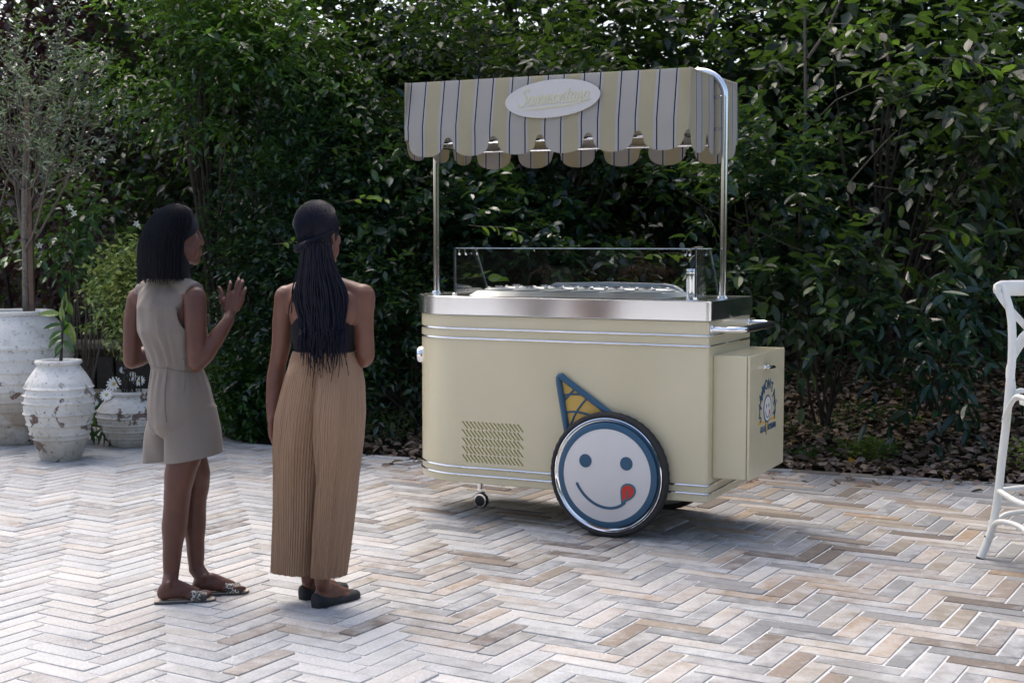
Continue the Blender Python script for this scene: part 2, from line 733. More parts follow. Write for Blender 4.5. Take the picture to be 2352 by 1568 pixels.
def leaves_mesh(name, P, D, N, L, Wd, shape, mat):
    T, F = shape
    D, S, N = leaf_frames(P, D, N)
    n = len(P)
    L = L[:, None, None]
    Wd = Wd[:, None, None]
    V = P[:, None, :] + D[:, None, :] * T[None, :, 0:1] * L + S[:, None, :] * T[None, :, 1:2] * Wd + N[:, None, :] * T[None, :, 2:3] * L
    k = len(T)
    loops = np.array([i for f in F for i in f])
    lens = np.array([len(f) for f in F])
    allL = (loops[None, :] + (np.arange(n) * k)[:, None]).ravel()
    st0 = np.concatenate([[0], np.cumsum(lens)[:-1]])
    starts = (st0[None, :] + (np.arange(n) * len(loops))[:, None]).ravel()
    return np_mesh(name, V.reshape(-1, 3), allL, starts, mat)


def sprays(tips, dirs, per, step, spread, r, droop=.25, up=.55, two_rank=True):
    """leaves set along twigs: tips (n,3) twig starts, dirs (n,3)"""
    n = len(tips)
    P, D, N = [], [], []
    dirs = norm(dirs)
    side = norm(np.cross(dirs, np.array([0, 0, 1.0])) + 1e-6)
    upv = norm(np.cross(side, dirs))
    for k in range(per):
        t = (k + .3) * step
        base = tips + dirs * t + np.array([0, 0, -1.0]) * droop * t * t / max(per * step, 1e-6)
        sgn = 1 if k % 2 else -1
        ang = r.normal(0, .35, (n, 1))
        d = dirs * .55 + side * sgn * spread + upv * ang + r.normal(0, .22, (n, 3))
        d[:, 2] -= droop * .8
        nn = np.array([0, 0, 1.0]) * up + upv * .4 + r.normal(0, .38, (n, 3))
        P.append(base)
        D.append(d)
        N.append(nn)
    return np.concatenate(P), np.concatenate(D), np.concatenate(N)


def fbm(p, s, seed):
    v = 0
    for k, (f, a) in enumerate(((1, 1), (2.1, .55), (4.3, .3))):
        q = p * s * f + seed * 3.7 + k * 11
        v = v + a * (np.sin(q[:, 0] + 1.3 * np.sin(q[:, 1] * 1.1)) * np.sin(q[:, 1] * 1.2 + 1.7 * np.sin(q[:, 2])) + np.sin(q[:, 2] * 1.3 + q[:, 0] * .7) * .6)
    return v


def shrub(name, label, cat, base, c, rad, n, per, L, Wd, mat, bark, seed=1, shape=MID, shell=.55, gap=.0, gs=3.0, step=None, stems=10, droop=.25,
          spread=.6, single=0, group=None, cut_fn=None, trunk_r=.025, up=.55, extra=None, face=.6, flat=0.0):
    """a plant: stems from its base into a crown of leafy twigs"""
    r = np.random.default_rng(seed)
    base = np.array(base, float)
    c = np.array(c, float)
    rad = np.array(rad, float)
    root = thing(name, label, cat, base, 0, group)
    q = norm(r.normal(0, 1, (n * 3, 3)))
    rr = 1 - shell * r.random((len(q), 1)) ** 1.4
    q = q * rr * (1 + .16 * fbm(q, 2.2, seed)[:, None] * .6)
    p = c + q * rad
    keep = np.ones(len(p), bool)
    if gap:
        keep &= fbm(p, gs, seed) > gap
    if cut_fn is not None:
        keep &= cut_fn(p)
    keep &= p[:, 2] > .05
    p, q = p[keep][:n], q[keep][:n]
    d = norm(q / 1.0 + np.array([0, -face, .15]) + r.normal(0, .45, (len(p), 3)))
    d[:, 2] *= (1 - flat)
    st = step or L * .55
    P, D, N = sprays(p, d, per, st, spread, r, droop, up)
    if extra is not None:
        P2, D2, N2 = extra
        P, D, N = np.concatenate([P, P2]), np.concatenate([D, D2]), np.concatenate([N, N2])
    Ls = L * r.uniform(.6, 1.25, len(P))
    Ws = Wd * (Ls / L) * r.uniform(.85, 1.15, len(P))
    P = P - base
    if single:
        cp = P + base
        depth = cp[:, 1]
        px = 1176 + FF * cp[:, 0] / depth
        py = 784 - 234 - FF * (cp[:, 2] - 1.5) / depth
        vis = (px > 0) & (px < 2352) & (py > 0) & (py < 1568)
        cand = np.where(vis)[0]
        # those nearest the viewer along their own ray: the outer face of the crown
        sc_ = (cp[cand, 1] - c[1]) / rad[1] - Ls[cand] / L * .5
        pick = cand[np.argsort(sc_)[:single]]
        if len(pick):
            T, F = HI if shape is not NEEDLE else shape
            var = []
            for kx in range(3):
                b_ = MB()
                Tv = T.copy()
                Tv[:, 1] *= Wd / L * (1 + .12 * (kx - 1))
                Tv[:, 2] *= 1 + .8 * (kx - 1)
                b_.add(Tv, F)
                var.append(b_.mesh('leaf', mat, False))
            Dp, Sp, Np = leaf_frames(P[pick], D[pick], N[pick])
            for i, k in enumerate(pick):
                o = bpy.data.objects.new('leaf', var[i % 3])
                s = float(Ls[k])
                M = Matrix(((Dp[i][0] * s, Sp[i][0] * s, Np[i][0] * s, P[k][0]), (Dp[i][1] * s, Sp[i][1] * s, Np[i][1] * s, P[k][1]),
                            (Dp[i][2] * s, Sp[i][2] * s, Np[i][2] * s, P[k][2]), (0, 0, 0, 1)))
                o.matrix_basis = M
                link(o, root)
            m_ = np.ones(len(P), bool)
            m_[pick] = False
            P, D, N, Ls, Ws = P[m_], D[m_], N[m_], Ls[m_], Ws[m_]
    if len(P):
        me = leaves_mesh('foliage', P, D, N, Ls, Ws, shape, mat)
        o = link(bpy.data.objects.new('foliage', me), root)
        o['kind'] = 'stuff'
    # stems
    sb = MB()
    if stems:
        ids = r.choice(len(p), min(stems, len(p)), replace=False)
        for i in ids:
            e = p[i] - base
            b0 = np.array([r.normal(0, .05), r.normal(0, .05), 0]) * (1 if trunk_r < .06 else .3)
            mid = b0 * .4 + e * .55 + np.array([r.normal(0, .1), r.normal(0, .06), .14 * rad[2]])
            pts_ = [(1 - t) ** 2 * b0 + 2 * t * (1 - t) * mid + t * t * e for t in np.linspace(0, 1, 8)]
            sb.tube(pts_, [trunk_r * (1 - .85 * t) * r.uniform(.6, 1) for t in np.linspace(0, 1, 8)], 6)
            for w_ in range(2):
                k = r.integers(3, 7)
                e2 = pts_[k] + (e - pts_[k]) * .6 + r.normal(0, .16, 3)
                sb.tube([pts_[k], (pts_[k] + e2) / 2 + r.normal(0, .03, 3), e2], [trunk_r * .3, trunk_r * .2, trunk_r * .1], 5)
        sb.build('stem', bark, root)
    return root


bark_dark = simple('bark_dark', (.035, .028, .022), .9, 0, .4, 30, .5, .01)
bark_grey = simple('bark_grey', (.12, .105, .085), .85, 0, .4, 45, .5, .006)
twig_m = simple('twig_grey', (.095, .08, .062), .8, 0, .3, 60)
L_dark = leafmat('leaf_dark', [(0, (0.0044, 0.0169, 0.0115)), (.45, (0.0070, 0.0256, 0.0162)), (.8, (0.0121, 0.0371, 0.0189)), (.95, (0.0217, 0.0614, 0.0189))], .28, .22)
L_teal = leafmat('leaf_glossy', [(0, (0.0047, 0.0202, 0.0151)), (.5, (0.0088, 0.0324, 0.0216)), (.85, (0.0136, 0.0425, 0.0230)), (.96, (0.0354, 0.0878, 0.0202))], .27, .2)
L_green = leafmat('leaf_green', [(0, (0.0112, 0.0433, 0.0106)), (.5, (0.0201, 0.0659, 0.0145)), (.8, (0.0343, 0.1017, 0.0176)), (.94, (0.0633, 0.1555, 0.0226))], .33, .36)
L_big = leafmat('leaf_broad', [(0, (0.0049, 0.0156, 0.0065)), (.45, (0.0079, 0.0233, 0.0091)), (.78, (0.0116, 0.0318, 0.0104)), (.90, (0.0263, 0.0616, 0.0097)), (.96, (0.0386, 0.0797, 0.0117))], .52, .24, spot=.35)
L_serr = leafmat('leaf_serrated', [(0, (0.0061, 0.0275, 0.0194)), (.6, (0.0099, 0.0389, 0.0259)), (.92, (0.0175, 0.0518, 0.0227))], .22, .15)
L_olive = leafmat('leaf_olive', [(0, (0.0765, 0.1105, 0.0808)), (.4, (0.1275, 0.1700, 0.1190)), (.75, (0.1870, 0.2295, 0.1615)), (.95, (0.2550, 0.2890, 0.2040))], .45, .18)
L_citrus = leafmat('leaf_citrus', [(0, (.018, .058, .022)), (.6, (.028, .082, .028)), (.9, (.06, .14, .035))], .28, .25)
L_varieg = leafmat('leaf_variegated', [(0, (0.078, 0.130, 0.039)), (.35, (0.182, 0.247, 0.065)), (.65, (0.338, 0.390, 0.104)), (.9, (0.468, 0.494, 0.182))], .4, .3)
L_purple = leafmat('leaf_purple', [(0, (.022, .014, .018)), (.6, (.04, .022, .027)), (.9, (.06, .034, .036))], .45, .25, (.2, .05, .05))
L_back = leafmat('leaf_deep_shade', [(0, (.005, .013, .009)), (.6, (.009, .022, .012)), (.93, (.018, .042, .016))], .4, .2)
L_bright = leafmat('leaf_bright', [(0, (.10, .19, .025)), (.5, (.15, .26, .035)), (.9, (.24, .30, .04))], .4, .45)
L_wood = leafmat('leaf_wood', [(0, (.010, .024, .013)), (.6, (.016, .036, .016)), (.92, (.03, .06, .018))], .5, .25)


def at(px, py, Y):
    return W(px, py, Y)


def gz(x, y):
    return ground_h(x, y)


# the wood far behind: one mass of leaves with gaps of sky near the top of the frame
def wood_mass():
    r = np.random.default_rng(91)
    n = 15000
    x = r.uniform(-14, 14, n)
    y = r.uniform(15, 26, n)
    # uneven tree tops, thinning out upwards so that the sky shows through
    top = 4.3 + .5 * np.sin(x * 1.3 + 1) + .35 * np.sin(x * 3.1 + y) + .8 * np.clip((x - 2.5) / 2, 0, 1) + .9 * np.clip((-3.6 - x) / 1.5, 0, 1)
    z = top * r.random(n) ** .7 + (r.random(n) < .09) * r.random(n) * 3.5
    p = np.stack([x, y, z], 1)
    d = norm(r.normal(0, 1, (n, 3)) + np.array([0, -.5, .1]))
    P, D, N = sprays(p, d, 4, .12, .6, r, .25)
    L = r.uniform(.13, .3, len(P))
    me = leaves_mesh('far_wood', P, D, N, L, L * .6, LO, L_wood)
    o = link(bpy.data.objects.new('far_wood', me))
    o['kind'] = 'stuff'
    o['label'] = 'dark mass of woodland behind the hedge'


wood_mass()
# ------------------------------------------------------------------ the hedge: one plant after the other
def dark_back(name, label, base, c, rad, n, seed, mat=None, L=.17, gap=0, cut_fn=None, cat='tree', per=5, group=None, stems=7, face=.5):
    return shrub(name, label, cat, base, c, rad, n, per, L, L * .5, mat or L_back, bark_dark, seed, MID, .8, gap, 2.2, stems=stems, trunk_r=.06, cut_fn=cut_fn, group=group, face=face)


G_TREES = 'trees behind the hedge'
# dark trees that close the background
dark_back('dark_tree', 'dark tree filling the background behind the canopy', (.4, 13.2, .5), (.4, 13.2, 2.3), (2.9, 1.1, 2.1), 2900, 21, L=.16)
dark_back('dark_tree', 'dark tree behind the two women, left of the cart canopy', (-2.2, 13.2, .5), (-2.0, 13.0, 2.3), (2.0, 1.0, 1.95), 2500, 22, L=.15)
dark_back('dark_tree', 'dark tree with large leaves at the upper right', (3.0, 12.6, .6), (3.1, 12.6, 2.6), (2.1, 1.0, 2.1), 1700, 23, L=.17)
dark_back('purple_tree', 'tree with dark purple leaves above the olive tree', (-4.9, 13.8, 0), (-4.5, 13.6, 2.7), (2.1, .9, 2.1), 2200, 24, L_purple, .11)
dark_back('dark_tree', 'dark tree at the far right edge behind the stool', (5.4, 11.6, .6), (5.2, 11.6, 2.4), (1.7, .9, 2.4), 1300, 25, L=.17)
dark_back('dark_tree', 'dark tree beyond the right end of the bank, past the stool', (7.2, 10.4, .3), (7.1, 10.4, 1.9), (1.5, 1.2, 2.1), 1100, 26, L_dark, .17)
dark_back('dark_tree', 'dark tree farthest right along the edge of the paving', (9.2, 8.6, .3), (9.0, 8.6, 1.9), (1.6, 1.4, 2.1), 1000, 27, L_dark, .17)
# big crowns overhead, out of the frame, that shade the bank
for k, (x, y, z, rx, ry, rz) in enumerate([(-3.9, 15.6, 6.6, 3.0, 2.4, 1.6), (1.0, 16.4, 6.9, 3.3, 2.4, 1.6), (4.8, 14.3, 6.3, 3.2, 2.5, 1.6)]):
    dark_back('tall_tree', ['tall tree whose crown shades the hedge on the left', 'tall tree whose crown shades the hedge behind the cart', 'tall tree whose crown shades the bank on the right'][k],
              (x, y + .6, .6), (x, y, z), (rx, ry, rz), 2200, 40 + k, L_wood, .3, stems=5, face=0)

# trees added out of view behind the viewer to darken chrome reflections and fill
for k, (x, y, rx, rz) in enumerate([(-1.6, -8.5, 2.5, 2.5), (3.0, -8.0, 2.6, 2.6), (7.5, -6.0, 2.6, 2.7)]):
    dark_back('garden_tree', ['round tree on the far side of the terrace, opposite the women', 'round tree on the far side of the terrace, opposite the cart', 'round tree on the far right side of the terrace'][k],
              (x, y, -.05), (x, y, 2.5), (rx, 1.2, rz), 1100, 95 + k, L_wood, .3, stems=5, face=0)

# bright laurel at upper left
def laurel_cut(P):
    return P[:, 2] > 2.25 - .45 * (P[:, 0] + 2.3)
b = at(520, 960, 11.6)
shrub('laurel_tree', 'bright green laurel tree with small shiny leaves at the upper left', 'tree', (b[0], 11.6, .1), at(545, 120, 10.9), (1.02, .7, .98), 1250, 8, .075, .036, L_green, bark_dark,
      seed=31, shape=MID, shell=.75, gap=-.1, gs=4.2, stems=12, cut_fn=laurel_cut, trunk_r=.03, droop=.3)
# small leaved hedge shrub in the middle left
def mid_cut(P):
    # lower left stays open beside the pots
    return (P[:, 0] > -2.32 + .25 * np.maximum(0, .9 - P[:, 2]))
shrub('hedge_shrub', 'tall dense small leaved shrub between and behind the two women', 'shrub', (-1.55, 10.9, .05), at(690, 690, 10.75), (.80, .62, 1.35), 1900, 8, .062, .031, L_teal, bark_dark,
      seed=32, shape=MID, shell=.7, gap=.0, gs=4.6, stems=16, cut_fn=mid_cut, trunk_r=.02)
shrub('hedge_shrub', 'dark leaved upper shrub above the dark haired women', 'shrub', (-1.1, 12.0, .1), at(800, 250, 11.5), (1.2, .65, 1.05), 1150, 8, .075, .037, L_teal, bark_dark,
      seed=33, shape=MID, shell=.8, gap=.1, gs=3.6, stems=12, trunk_r=.03)
shrub('hedge_shrub', 'low green shrub at the edge of the paving behind the standing women', 'shrub', (-1.75, 10.62, 0), at(580, 900, 10.55), (.36, .3, .42), 650, 7, .06, .028, L_green, bark_dark,
      seed=34, shape=MID, shell=.8, gap=-.6, gs=6, stems=8, trunk_r=.012)
# behind the cart
shrub('hedge_shrub', 'broad shrub seen between the canopy and the counter of the cart', 'shrub', (.2, 11.2, .3), at(1230, 560, 10.7), (1.4, .6, 1.15), 900, 7, .095, .054, L_teal, bark_dark,
      seed=35, shape=HI, shell=.75, gap=.15, gs=3.4, stems=14, trunk_r=.025, single=220)
shrub('hedge_shrub', 'shrub with yellowish young leaves above the cart canopy', 'shrub', (.3, 12.0, .3), at(1330, 150, 11.2), (1.6, .6, .85), 620, 7, .095, .05, L_big, bark_dark,
      seed=36, shape=MID, shell=.8, gap=.15, gs=3.2, stems=10, trunk_r=.03)
shrub('hedge_shrub', 'leafy shrub behind the left corner of the cart', 'shrub', (-.75, 10.4, .1), at(900, 760, 10.2), (.42, .4, .75), 520, 7, .075, .036, L_dark, bark_dark,
      seed=37, shape=MID, shell=.8, gap=-.3, gs=4, stems=10, trunk_r=.018)
shrub('hedge_shrub', 'shrub with teal leaves just right of the cart post', 'shrub', (1.7, 10.2, .3), at(1760, 520, 9.75), (.5, .42, .8), 280, 7, .095, .048, L_teal, bark_dark,
      seed=38, shape=HI, shell=.8, gap=-.3, gs=4, stems=9, trunk_r=.02, single=150)
# large leaved tree on the right
shrub('broadleaf_tree', 'tree with large drooping oval leaves on the right', 'tree', (3.0, 11.2, .4), at(2080, 300, 9.9), (1.2, .7, 1.1), 170, 7, .115, .064, L_big, bark_dark,
      seed=39, shape=HI, shell=.8, gap=.1, gs=2.6, stems=14, trunk_r=.035, single=300, droop=.45)
shrub('broadleaf_shrub', 'shrub with large oval leaves hanging over the leaf litter beside the cart handle', 'shrub', (2.2, 9.8, .2), at(1880, 655, 9.35), (.42, .36, .40), 85, 7, .108, .058, L_big, bark_dark,
      seed=50, shape=HI, shell=.75, gap=-.4, gs=3, stems=10, trunk_r=.014, single=300, droop=.5)
shrub('serrated_shrub', 'dark glossy shrub with long pointed leaves left of the white stool', 'shrub', at(2150, 945, 9.6), at(2140, 730, 9.45), (.48, .32, .45), 80, 8, .14, .05, L_serr, bark_dark,
      seed=51, shape=HI, shell=.8, gap=-.7, gs=3, stems=12, trunk_r=.012, single=300, droop=.35)
shrub('hedge_shrub', 'dim shrub at the right edge above the stool', 'shrub', (4.2, 10.6, .4), at(2340, 380, 10.2), (.8, .5, 1.1), 180, 7, .105, .058, L_big, bark_dark,
      seed=52, shape=HI, shell=.8, gap=-.2, gs=3, stems=10, trunk_r=.02)


# bright young shoots that catch the light in front of the dark hedge
def shoot(px, py, Y, label, n=7, L=.12, ang=(1, -.1, -.15), seed=1):
    r = np.random.default_rng(seed)
    p = at(px, py, Y)
    root = thing('leafy_shoot', label, 'plant', p, 0, 'bright shoots in the hedge')
    d = norm(np.array([ang], float))
    P, D, N = sprays(np.zeros((1, 3)), d, n, L * .45, .7, r, .35)
    Dp, Sp, Np = leaf_frames(P, D, N)
    b_ = MB()
    T = HI[0].copy()
    T[:, 1] *= .5
    b_.add(T, HI[1])
    me = b_.mesh('leaf', L_bright, False)
    for i in range(len(P)):
        s = L * r.uniform(.7, 1.2)
        o = bpy.data.objects.new('leaf', me)
        o.matrix_basis = Matrix([[*(x * s for x in (Dp[i][k], Sp[i][k], Np[i][k])), P[i][k]] for k in range(3)] + [[0, 0, 0, 1]])
        link(o, root)
    sb = MB()
    t_ = n * L * .45
    sb.tube([-d[0] * .08 + np.array([0, .2, .02]), (0, 0, 0), d[0] * t_ * .5 - np.array([0, 0, .02]), d[0] * t_ - np.array([0, 0, .08])], [.003, .0025, .002, .001], 5)
    sb.build('twig', twig_m, root)


for k, (px, py, Y, lab, n, L, ang) in enumerate([
    (1945, 55, 9.6, 'bright yellow green spray high above the right of the cart', 8, .11, (1, 0, -.1)),
    (2070, 158, 9.5, 'bright shoot of young leaves reaching left at the upper right', 7, .11, (-1, -.2, .1)),
    (2190, 135, 9.4, 'longest bright spray at the upper right edge', 9, .13, (1, -.2, -.15)),
    (2085, 220, 9.5, 'small bright shoot below the two upper right sprays', 6, .1, (.8, 0, .5)),
    (2290, 290, 9.3, 'bright shoot beside the right edge, halfway up the hedge', 8, .12, (1, -.1, -.4)),
    (2180, 530, 9.2, 'small yellow green shoot above the glossy pointed shrub', 4, .1, (1, -.1, 0)),
    (810, 460, 9.8, 'yellow green shoot beside the head of the woman with braids', 6, .1, (1, 0, .35)),
    (1100, 520, 9.8, 'yellow green spray behind the cart, near its left post', 6, .12, (1, 0, .1)),
    (1060, 640, 9.8, 'bright leaves seen through the left end of the glass guard', 5, .13, (.8, 0, .2)),
    (1480, 590, 9.9, 'yellowish shoot seen behind the right half of the glass guard', 7, .11, (1, 0, .3)),
    (1640, 520, 9.9, 'yellow leaves just left of the right hand post', 6, .11, (.4, 0, -.8)),
    (640, 560, 10.0, 'light green shoot between the two women', 8, .07, (1, 0, .3)),
    (760, 340, 10.6, 'pale shoot among dark leaves left of the canopy', 6, .08, (1, 0, .2))]):
    shoot(px, py, Y, lab, n, L, ang, 60 + k)

# slender bare branches crossing the dark right half
tb = thing('bare_sapling', 'slender bare sapling with thin arching branches at the upper right', 'tree', (2.05, 10.0, .2))
sb = MB()
o_ = np.array([2.05, 10.0, .2])
for pts_, r0 in (([(1835, 900), (1838, 500), (1850, 250), (1848, -20)], .016), ([(1855, 135), (1900, 70), (1935, -10)], .012), ([(1850, 300), (1920, 230), (2010, 190), (2080, 215)], .005),
                 ([(1950, 420), (2020, 340), (2060, 300)], .005), ([(1800, 400), (1950, 420), (2100, 440), (2230, 465)], .004), ([(2230, 120), (2270, 60), (2320, 10)], .009)):
    P3 = [at(x, y, 9.9) - o_ for x, y in pts_]
    q = [P3[0]]
    for a_, b_ in zip(P3[:-1], P3[1:]):
        q += [a_ + (b_ - a_) * t for t in (.33, .66, 1)]
    sb.tube(q, [r0 * (1 - .5 * i / len(q)) for i in range(len(q))], 7)
sb.build('branch', twig_m, tb)

# ------------------------------------------------------------------ leaf litter, grass and small weeds (ground cover)
def ground_arr(x, y):
    return np.array([ground_h(a, b) for a, b in zip(x, y)])


r = np.random.default_rng(5)
n = 15000
x = np.concatenate([r.uniform(1.2, 5.2, 11500), r.uniform(-1.3, 1.2, 3500)])
e = np.array([edge_y(v) for v in x])
y = e + .06 + r.random(n) ** 1.2 * 3.8
y[:130] = e[:130] - r.random(130) ** 2 * .5            # some spill over the edge of the paving
y[-60:] = e[-60:] - r.random(60) ** 2 * .5
z = np.maximum(ground_arr(x, y), np.where(y < e, .004, -1)) + np.where(y < e, .004, r.uniform(.004, .035, n))
ang = r.uniform(0, 2 * math.pi, n)
D = np.stack([np.cos(ang), np.sin(ang), r.normal(.05, .22, n)], 1)
N = np.stack([r.normal(0, .38, n), r.normal(-.15, .38, n), np.ones(n)], 1)
Lq = r.uniform(.03, .085, n)
L_litter = leafmat('leaf_fallen', [(0, (.07, .047, .036)), (.4, (.155, .10, .073)), (.65, (.23, .165, .13)), (.85, (.34, .27, .22)), (.97, (.3, .19, .08))], .6, .05)
ob = link(bpy.data.objects.new('leaf_litter', leaves_mesh('leaf_litter', np.stack([x, y, z], 1), D, N, Lq, Lq * r.uniform(.45, .75, n), (HI[0] * np.array([1, 1, 1.5]), HI[1]), L_litter)))
ob['kind'] = 'stuff'
ob['label'] = 'brown fallen leaves covering the bank'


def tuft(name, label, px, py, Y, n, L, Wd, mat, seed, rad=.1, h=.12, cat='plant', shape=MID, group='weeds on the bank'):
    rr = np.random.default_rng(seed)
    p = at(px, py, Y)
    p[2] = ground_h(p[0], p[1])
    root = thing(name, label, cat, p, 0, group)
    st = np.stack([rr.normal(0, rad, n), rr.normal(0, rad * .7, n), np.zeros(n)], 1)
    d = norm(np.stack([rr.normal(0, .4, n), rr.normal(-.1, .4, n), np.ones(n)], 1))
    P, D, N = sprays(st, d, 7, h / 6, .8, rr, .2)
    Ls = L * rr.uniform(.6, 1.2, len(P))
    o = link(bpy.data.objects.new('foliage', leaves_mesh('foliage', P, D, N, Ls, Ls * Wd / L, shape, mat)), root)
    o['kind'] = 'stuff'
    s = MB()
    for i in range(min(n, 30)):
        s.tube([st[i], st[i] + d[i] * h * .5, st[i] + d[i] * h], [.002, .0016, .001], 4)
    s.build('stem', twig_m, root)['kind'] = 'stuff'


tuft('weed', 'bright green fine leaved weed on the leaf litter near the paving', 2000, 1035, 9.15, 60, .05, .02, L_bright, 71, .10, .17)
tuft('weed', 'bright green fine leaved weed behind the legs of the stool', 2385, 1060, 8.7, 60, .05, .02, L_bright, 72, .09, .2)
tuft('weed', 'dim green weeds on the bank just right of the service box', 1850, 900, 9.9, 40, .05, .015, L_green, 73, .2, .16)
tuft('weed', 'low weeds at the foot of the bank right of the service box', 1840, 1020, 9.35, 26, .05, .022, L_green, 74, .14, .06)
tuft('weed', 'dim weeds left of the cart at the edge of the paving', 880, 900, 10.0, 60, .06, .012, L_green, 75, .2, .28)
tuft('weed', 'small green weed in the middle of the leaf litter', 2080, 950, 10.0, 12, .05, .02, L_bright, 76, .05, .06)
tuft('weed', 'small ground plant between the weed and the glossy shrub', 1985, 870, 10.2, 20, .06, .02, L_green, 77, .12, .14)

# bright orange fallen leaf
fl = at(1951, 1069, 9.0)
fl[2] = ground_h(fl[0], fl[1]) + .03
q = MB()
T = HI[0] * np.array([1, .7, 2.5]) * .075
q.add(T, HI[1])
o = q.build('fallen_leaf', leafmat('leaf_orange', [(0, (.5, .22, .03)), (1, (.55, .27, .04))], .5, .3), None, False)
o.location = tuple(fl)
o.rotation_euler = (.5, -.5, .9)
tag(o, 'single orange yellow fallen leaf on the brown litter beside the cart box', 'leaf')

# lawn strip behind the pots
r = np.random.default_rng(8)
n = 5200
x = r.uniform(-4.6, -2.2, n)
y = np.array([edge_y(v) for v in x]) + .03 + r.random(n) * 1.5
P = np.stack([x, y, ground_arr(x, y)], 1)
D = np.stack([r.normal(0, .35, n), r.normal(-.1, .35, n), np.ones(n)], 1)
N = np.stack([r.normal(0, 1, n), -np.ones(n), r.normal(0, .2, n)], 1)
L = r.uniform(.05, .13, n)
L_grass = leafmat('grass_blade', [(0, (.03, .08, .015)), (.6, (.05, .12, .022)), (1, (.09, .18, .03))], .5, .3)
ob = link(bpy.data.objects.new('grass', leaves_mesh('grass', P, D, N, L, np.full(n, .007), NEEDLE, L_grass)))
ob['kind'] = 'stuff'

# ------------------------------------------------------------------ low retaining wall of old timber and stone behind the lawn
wl = thing('retaining_wall', 'low weathered dark timber and stone retaining wall behind the pots', 'wall', (-3.5, 12.35, 0))
m_timber = simple('timber_dark', (.035, .027, .022), .9, 0, .45, 12, .6, .01)
m_stone = simple('stone_mossy', (.13, .115, .085), .9, 0, .5, 9, .7, .02)
for k in range(13):
    q = MB()
    q.box((0, 0, .23), (.155, .14, .46 + .05 * math.sin(k * 2.1)), None, 0, .012)
    o = q.build('post', m_timber, wl)
    o.location = (-1.1 + k * .165, .0 + .02 * math.sin(k), 0)
for k in range(7):
    q = MB()
    q.box((0, 0, .0), (.42, .12, .17), None, 0, .03)
    o = q.build('stone', m_stone, wl)
    o.location = (-1.1 + k * .43, -.14 + .02 * math.sin(k * 3), .1)
    o.rotation_euler = (0, 0, .05 * math.sin(k * 5))
q = MB()
q.box((.25, .02, .56), (2.9, .22, .09), None, 0, .02)
q.build('coping', m_stone, wl)
# ------------------------------------------------------------------ jars
def jar_material(name, stain, seed):
    m = NT(name)
    v = m.n('ShaderNodeVectorMath', operation='ADD', i_0=m.coord(), i_1=(seed * 3.1, seed * 1.7, seed * .9)).outputs[0]
    c = m.ramp(m.noise(v, 7, 7, .6), [(.3, (.58, .57, .53)), (.6, (.70, .69, .655)), (.8, (.75, .745, .715))])
    sx = m.n('ShaderNodeSeparateXYZ')
    m.l(m.coord(), sx.inputs[0])
    low = m.n('ShaderNodeMapRange', i_0=sx.outputs['Z'], i_1=.0, i_2=.5, i_3=.9, i_4=0.0).outputs[0]
    gr = m.math('MULTIPLY', low, m.ramp(m.noise(v, 5, 6, .65), [(.3, .3), (.7, 1)]))
    c = m.mix(gr, c, (.29, .25, .175))
    # weathering specks, then flaked patches of bare clay
    sp = m.ramp(m.noise(v, 34, 8, .75), [(.565, 0), (.64, .8)])
    c = m.mix(sp, c, (.16, .145, .125))
    fl_ = m.noise(v, 6.5, 9, .62, .5)
    flake = m.ramp(fl_, [(.592, 0), (.606, 1)])
    hgt = m.n('ShaderNodeMapRange', i_0=sx.outputs['Z'], i_1=.42, i_2=.62, i_3=1.0, i_4=.15).outputs[0]
    flake = m.math('MULTIPLY', flake, hgt)
    c = m.mix(flake, c, m.ramp(m.noise(v, 30, 5), [(.3, (.10, .075, .062)), (.7, (.24, .18, .155))]))
    if stain:
        ru = m.math('MULTIPLY', m.ramp(m.noise(v, 4, 4), [(.45, 0), (.6, .9)]), low)
        c = m.mix(ru, c, (.22, .11, .025))
    m.set(Base_Color=c, Roughness=.85, Specular_IOR_Level=.25)
    h = m.math('SUBTRACT', m.math('MULTIPLY', m.noise(v, 30, 6, .7), .6), m.math('MULTIPLY', flake, .8))
    m.bump(h, .55, .008)
    return m.mat


soil_pot = simple('soil_potting', (.03, .022, .016), .95, 0, .4, 40, .6, .01)


def jar(name, label, px, py, Y, prof, ribs, mat):
    """prof: (radius, height) outer line from base to rim"""
    c = G(px, py)
    loc = np.array([(px - 1176) / FF * Y, Y, 0.0])
    root = thing(name, label, 'jar', loc, 0, 'white clay jars on the paving')
    zs = np.linspace(0, prof[-1][1], 110)
    rs = np.interp(zs, [p[1] for p in prof], [p[0] for p in prof])
    k = np.array([1, 4, 6, 4, 1]) / 16
    for _ in range(5):
        rs[2:-2] = np.convolve(rs, k, 'valid')
    for (rz, ra, rw) in ribs:
        rs = rs + ra * 1.5 * np.exp(-((zs - rz) / rw) ** 2) - ra * .7 * np.exp(-((zs - rz + rw * 1.7) / rw) ** 2)
    H, R = prof[-1][1], float(rs[-1])
    pr = [(0.001, 0)] + [(float(a), float(b)) for a, b in zip(rs, zs)] + [(R + .012, H + .004), (R + .018, H + .016), (R + .012, H + .028), (R - .012, H + .03), (R - .024, H + .018), (R - .03, H - .03), (R - .02, H - .12)]
    q = MB()
    q.lathe(pr, seg=72)
    for i in range(len(q.v)):                     # hand-thrown, so not quite round
        a = math.atan2(q.v[i][1], q.v[i][0])
        s = 1 + .006 * math.sin(2 * a + 1) + .004 * math.sin(3 * a + q.v[i][2] * 9)
        q.v[i] = (q.v[i][0] * s, q.v[i][1] * s, q.v[i][2])
    q.build('pot', mat, root, True, 60)
    q = MB()
    q.lathe([(.001, H - .055), (R * .5, H - .05), (R - .025, H - .06)], seg=40)
    q.build('soil', soil_pot, root)
    return root, loc, H


